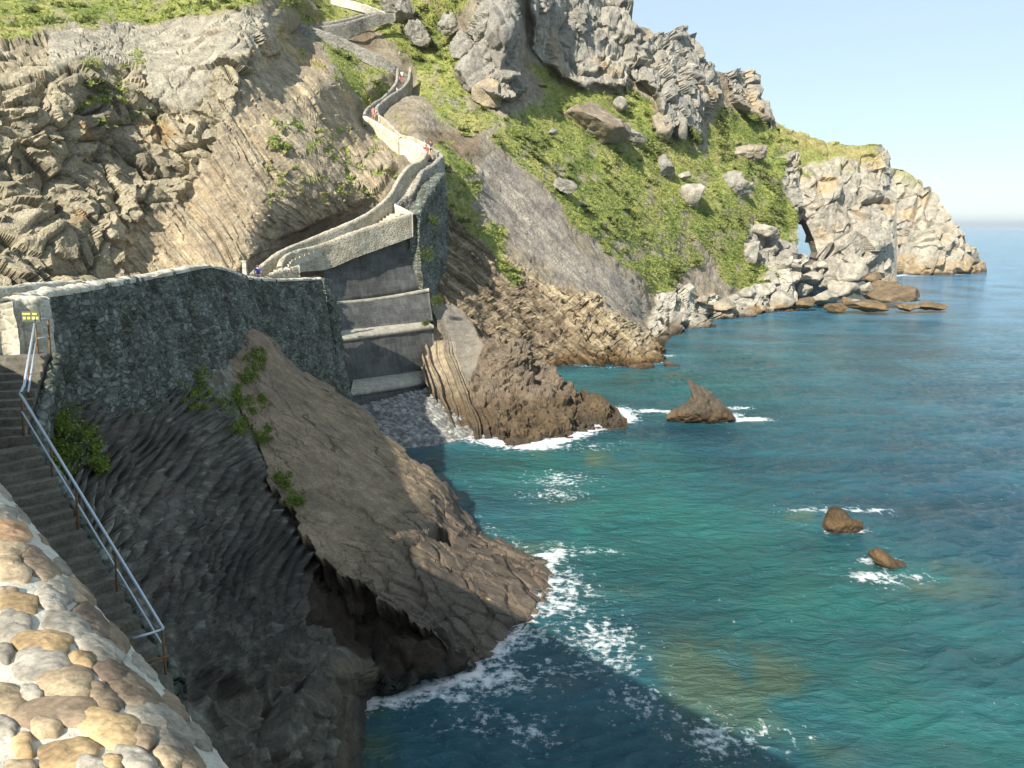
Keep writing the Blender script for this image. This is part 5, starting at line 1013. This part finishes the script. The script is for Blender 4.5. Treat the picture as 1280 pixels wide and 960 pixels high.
# ================================================================== shrubs on the shaded cliff
AV = np.concatenate([NV, SLABV.reshape(-1, 3)]); r3_ = AV-np.array([0, 0, H]); Yc_ = r3_[:, 1]*CP-r3_[:, 2]*SP; AU = 640+FPX*r3_[:, 0]/Yc_; AW = 480-FPX*(r3_[:, 1]*SP+r3_[:, 2]*CP)/Yc_
def shrub(px, py, r_px, label, d=None, n=260, colr=(.15, .21, .035)):
    """a low mat of leaves rooted in cracks of the rock around its base"""
    if d is None:
        nz_ = fbm(np.stack([AU/(r_px*.45), AW/(r_px*.45), AU*0+px], -1), 3, 3) if False else None
        m_ = np.where(((AU-px)/1.15)**2+(AW-py)**2 < (r_px*1.35)**2)[0]; m_ = m_[AV[m_, 1] < np.median(AV[m_, 1])+1.5]
        w_ = fbm(np.stack([AU[m_]/(r_px*.5), AW[m_]/(r_px*.5), AU[m_]*0+px], -1), 3, 3)+.35-((AU[m_]-px)**2+(AW[m_]-py)**2)/(r_px*1.35)**2*.5; w_ = np.clip(w_, 0, None)+1e-6
        pts = AV[rng.choice(m_, n, p=w_/w_.sum())]+np.array([0, -.04, .05]); c = AV[m_[np.argmin((AU[m_]-px)**2+(AW[m_]-py)**2)]]
    else:
        c = P(px, py, d); s_ = r_px*d/FPX; u = rng.normal(size=(n, 3)); u /= np.linalg.norm(u, axis=1, keepdims=True); pts = c+u*(rng.uniform(.1, 1, n)[:, None]*s_*(1+.5*fbm(u*1.6+px, 3, 3))[:, None])*np.array([1, .3, .9])
    root = empty('shrub', tuple(c), label, 'shrub'); m = 9; pts = pts-c
    base = np.repeat(pts, m, 0)+rng.normal(0, .07, (n*m, 3))+np.array([0, -.03, .05]); a = rng.normal(size=(n*m, 3)); a /= np.linalg.norm(a, axis=1, keepdims=True); b_ = np.cross(a, rng.normal(size=(n*m, 3))); b_ /= np.linalg.norm(b_, axis=1, keepdims=True)
    l = rng.uniform(.035, .085, n*m)[:, None]; Vt = np.stack([base-b_*l*.4, base+a*l, base+b_*l*.4, base-a*l*.6], 1).reshape(-1, 3)
    cc = np.repeat(np.array(colr)*rng.uniform(.55, 1.5, (n, 1)), m, 0)*rng.uniform(.7, 1.3, (n*m, 1)); cc = cc+(rng.random((n*m, 1)) > .85)*np.array([.10, .06, 0]); child('foliage', Vt, np.arange(n*m*4).reshape(-1, 4), M_LEAF, root, local=True, col=np.repeat(cc, 4, 0), smooth=False)
    SVx = []; SFx = []; k0 = 0
    for k in range(7):
        e = pts[k]; V, F = tube([(0, .05, -.08), tuple(e*.5+np.array([0, -.03, .06])), tuple(e)], .010, 5); SVx += list(V); SFx += [tuple(q+k0 for q in f) for f in F]; k0 = len(SVx)
    child('stem', np.array(SVx), SFx, plain('twig', (.10, .075, .045)) if 'twig' not in bpy.data.materials else bpy.data.materials['twig'], root, local=True)
for a in [(100,548,30,'largest yellow-green bush on the shaded cliff beside the handrail'),(82,572,18,'smaller bush touching the handrail posts'),(125,580,12,'sprig of green under the largest bush near the handrail'),(205,440,9,'tiny green plant tucked under the causeway wall'),
   (246,476,15,'bright green bush at the upper left edge of the slab'),(252,500,14,'leafy clump just below the bush on the slab edge'),(290,500,15,'green scrub patch on the slab right of the leafy clump'),(318,505,12,'sparse dark scrub in the middle of the slab head'),(322,450,12,'trailing green plant on the upper slab near the wall'),(312,470,9,'small plant between two scrub patches on the slab head'),
   (330,545,10,'thin strip of green on the slab edge above the lower sprigs'),(355,602,9,'tiny bright plant on the left edge of the slab'),(368,626,10,'lowest bright green tuft on the slab edge'),(300,535,10,'pale green tuft where the slab meets the shaded ribs')]:
    shrub(*a, n=int(50+a[2]*11))
for (x_, y_, r_, lb, d_) in [(362,345,7,'green plant growing behind the curved curb wall',64.5),(416,374,5,'tiny tuft on the left end of the upper ledge',69.8),(532,404,6,'tuft of grass on the right end of the middle ledge',73.8),(533,318,16,'dark scrub hanging down the masonry flank',78.5),(540,275,12,'green scrub on the flank just below the stair bend',80.5),(546,375,9,'scrub at the foot of the masonry flank',77.5)]:
    shrub(x_, y_, r_, lb, d=d_, n=120, colr=(.09, .13, .03))

# ================================================================== people
def skin(verts, edges, radii, name, mat, parent=None, root_i=0, sub=1):
    me = bpy.data.meshes.new('tmp'); me.from_pydata(verts, edges, []); o = bpy.data.objects.new('tmp', me); COL.objects.link(o)
    md = o.modifiers.new('s', 'SKIN'); 
    for i, r in enumerate(radii): me.skin_vertices[0].data[i].radius = (r, r) if not hasattr(r, '__len__') else r
    me.skin_vertices[0].data[root_i].use_root = True; md.use_smooth_shade = True
    s = o.modifiers.new('u', 'SUBSURF'); s.levels = sub
    bpy.context.view_layer.update(); dg = bpy.context.evaluated_depsgraph_get(); m2 = bpy.data.meshes.new_from_object(o.evaluated_get(dg)); m2.name = name
    bpy.data.objects.remove(o); bpy.data.meshes.remove(me); m2.materials.clear(); m2.materials.append(mat)
    ob = bpy.data.objects.new(name, m2); COL.objects.link(ob)
    if parent: ob.parent = parent
    return ob
SKINM = plain('skin', (.48, .28, .19), .55, 0, .08); 
def cloth(c): return plain('cloth', c, .85, 0, .12, 10)
def person(pos, rz, label, shirt, legs, hair=(.04, .03, .02), height=1.7, short=True, pose='walk', hat=None):
    root = empty('person', tuple(pos), label, 'person', rz=rz); k = height/1.7; st = .16 if pose == 'walk' else .05
    V = []; E = []; Rd = []
    def v(p, r, link=None):
        V.append((p[0]*k, p[1]*k, p[2]*k)); Rd.append(tuple(x*k for x in r) if hasattr(r, '__len__') else r*k)
        if link is not None: E.append((link, len(V)-1))
        return len(V)-1
    # facing -Y
    pel = v((0, 0, .92), (.145, .105)); wa = v((0, 0, 1.08), (.125, .09), pel); ch = v((0, .01, 1.28), (.15, .10), wa); nb = v((0, .015, 1.40), (.085, .07), ch); nk = v((0, 0, 1.47), .052, nb); hd0 = v((0, -.015, 1.56), (.072, .085), nk); ht = v((0, -.01, 1.635), (.066, .08), hd0)
    nose = v((0, -.105, 1.555), .012, hd0)
    for s in (-1, 1): v((s*.078, .0, 1.56), (.008, .016), hd0)
    legs_j = {}
    for s in (-1, 1):
        f = s*st; h_ = v((s*.09, 0, .86), .088, pel); kn = v((s*.095, -f*.9-.02, .47), .055, h_); cf = v((s*.095, -f*.8+.03, .32), .055, kn); an = v((s*.095, -f+.03, .08), .036, cf); hl = v((s*.095, -f+.01, .035), .036, an); to = v((s*.105, -f-.13, .028), (.036, .024), hl); legs_j[s] = (h_, kn, an)
        b = .25 if pose == 'lean' else 0.0
        sh = v((s*.175, .01, 1.385), .056, nb); el = v((s*(.22+b*.3), .03-b*.2+f*.5, 1.12), .040, sh); wr = v((s*(.21+b*.1), -.05-b+f*.9, .90+b*.6), .026, el); pm = v((s*(.21+b*.1), -.07-b+f*.9, .845+b*.6), (.030, .016), wr)
        for q, (fx, ln) in enumerate([(-.027, .065), (-.009, .075), (.009, .07), (.026, .055)]):
            a1 = v((s*(.21+b*.1)+fx*.3, -.085-b+f*.9+fx, .795+b*.6), .0085, pm); v((s*(.205+b*.1)+fx*.3, -.085-b+f*.9+fx*1.1, .795-ln+b*.6), .0075, a1)
        tb = v((s*(.20+b*.1), -.115-b+f*.9, .835+b*.6), .009, pm); v((s*(.195+b*.1), -.135-b+f*.9, .80+b*.6), .008, tb)
    body = skin(V, E, Rd, 'body', SKINM, root, pel)
    # shirt
    v2 = [V[pel], V[wa], V[ch], V[nb]]; e2 = [(0, 1), (1, 2), (2, 3)]; r2 = [(.158*k, .118*k), (.14*k, .105*k), (.165*k, .115*k), (.092*k, .078*k)]
    for j in range(len(V)):
        pass
    for s in (-1, 1):
        f = s*st; b = .25 if pose == 'lean' else 0; i = len(v2); v2 += [(s*.175*k, .01*k, 1.385*k), (s*(.205+b*.15)*k, (.022-b*.1+f*.25)*k, 1.23*k)]; e2 += [(3, i), (i, i+1)]; r2 += [.068*k, .062*k]
    skin(v2, e2, r2, 'shirt', cloth(shirt), root, 0)
    v3 = [(0, 0, .98*k), (0, 0, .90*k)]; e3 = [(0, 1)]; r3 = [(.150*k, .112*k), (.152*k, .115*k)]
    for s in (-1, 1):
        h_, kn, an = legs_j[s]; i = len(v3); v3 += [V[h_]]; r3 += [.100*k]; e3 += [(1, i)]
        if short: mp_ = tuple((np.array(V[h_])*.35+np.array(V[kn])*.65)); v3 += [mp_]; r3 += [.082*k]; e3 += [(i, i+1)]
        else: v3 += [V[kn], V[an]]; r3 += [.070*k, .055*k]; e3 += [(i, i+1), (i+1, i+2)]
    skin(v3, e3, r3, 'shorts' if short else 'trousers', cloth(legs), root, 0)
    # hair as a cap round the crown and nape
    HV, HF = ICO[3]; HV = HV.copy(); keep = (HV[:, 2] > -.15) | (HV[:, 1] > .25); idx = -np.ones(len(HV), int); idx[keep] = np.arange(keep.sum()); F_ = [tuple(idx[list(f)]) for f in HF if keep[f].all()]
    Hm = HV[keep]*np.array([.086, .102, .095])*k*(1+.05*fbm(HV[keep]*3, 2, 3))[:, None]+np.array([0, .008, 1.60])*k
    child('hair', Hm, F_, cloth(hat or hair), root, local=True)
    return root
def stand(px, py_head, d, hgt=1.7): p = P(px, py_head, d); return p-np.array([0, 0, hgt])
def pl(*a, **k): person(*a, **k)
pl(stand(322, 331, 61.0), R(180), 'walker in a royal blue t-shirt seen from behind above the causeway wall', (.025, .06, .35), (.05, .05, .07), hair=(.16, .09, .05), pose='lean')
pl(stand(358, 330.5, 62.6), R(170), 'walker in a pale pinkish white shirt with dark hair by the curb wall', (.62, .50, .45), (.25, .22, .2), pose='lean')
pl(stand(492.5, 238, 82.0), R(160), 'walker in a teal shirt and black shorts on the lower stairs', (.05, .33, .36), (.015, .015, .02))
pl(stand(530.5, 174.5, 92.6), R(20), 'woman in a white top and red skirt at the stair bend', (.80, .78, .76), (.45, .06, .07), hair=(.5, .45, .38), height=1.62)
pl(stand(538.5, 175.5, 92.2), R(-10), 'man in dark top with bare arms beside the woman in white', (.05, .05, .08), (.03, .03, .06))
pl(stand(533.5, 179, 93.5), R(10), 'shorter hiker in a red top between the couple at the bend', (.42, .09, .08), (.3, .22, .18), height=1.5)
pl(stand(502.5, 88, 127), R(10), 'hiker in white shirt topmost on the highest stairs', (.78, .78, .80), (.04, .04, .06))
pl(stand(499.8, 95, 124.5), R(0), 'hiker in red shirt in the middle of the highest stairs', (.50, .07, .09), (.04, .04, .06))
pl(stand(495.8, 108.5, 121), R(5), 'hiker in pale yellow lowest of three on the highest stairs', (.62, .55, .35), (.45, .38, .28))
pl(stand(466.5, 133.5, 109.5), R(20), 'hiker in salmon pink shirt at the upper bend', (.68, .25, .22), (.5, .25, .22))
pl(stand(470.0, 135, 110.2), R(-30), 'second hiker in pale rose clothes behind the salmon shirt', (.72, .42, .38), (.5, .35, .3), height=1.62)
pl(stand(397, 25.5, 130), R(60), 'hiker in bright pink on the zigzag path under the grass', (.78, .22, .30), (.2, .15, .15))
pl(stand(440, 19.5, 136), R(60), 'hiker in pale pink further up the zigzag path', (.75, .55, .52), (.4, .3, .28))
pl(stand(499, 65, 137.5), R(0), 'hiker in green with white cap above the top stairs', (.10, .26, .14), (.10, .16, .10), hat=(.85, .85, .85))
# ================================================================== sea haze
V, F = box((0, 20300, 40), (81000, 42000, 90)); V = np.array(V); V[:, 2] = np.where(V[:, 2] < 0, -6, 130); V[:, 1] = np.where(V[:, 1] < 0, -700, 41500)
hm = bpy.data.materials.new('haze_air'); hm.use_nodes = True; nt = hm.node_tree; nt.nodes.remove(nt.nodes['Principled BSDF']); pv = nt.nodes.new('ShaderNodeVolumePrincipled')
pv.inputs['Color'].default_value = (.86, .93, 1, 1); pv.inputs['Density'].default_value = .00009; pv.inputs['Anisotropy'].default_value = 0.2
nt.links.new(pv.outputs[0], nt.nodes['Material Output'].inputs['Volume'])
tag(mesh_obj('haze', V, F, hm, smooth=False), kind='stuff')
SC.cycles.volume_bounces = 0

# repeats of a kind share a group
GR = {'person': 'walkers on the path and stairs', 'stair_parapet': 'parapets of the stairs', 'hillside_wall': 'walls of the upper zigzag path', 'stone_staircase': 'flights of stone stairs', 'shrub': 'shrubs rooted in rock', 'sea_rock': 'rocks awash in the sea', 'crag_rock': 'rocks around the tall pillar', 'shore_rock': 'rocks off the rubble cape', 'boulder': 'boulders on the grass slope'}
for o_ in SC.objects:
    k_ = o_.name.split('.')[0]
    if o_.parent is None and k_ in GR and 'group' not in o_.keys() and 'label' in o_.keys(): o_['group'] = GR[k_]
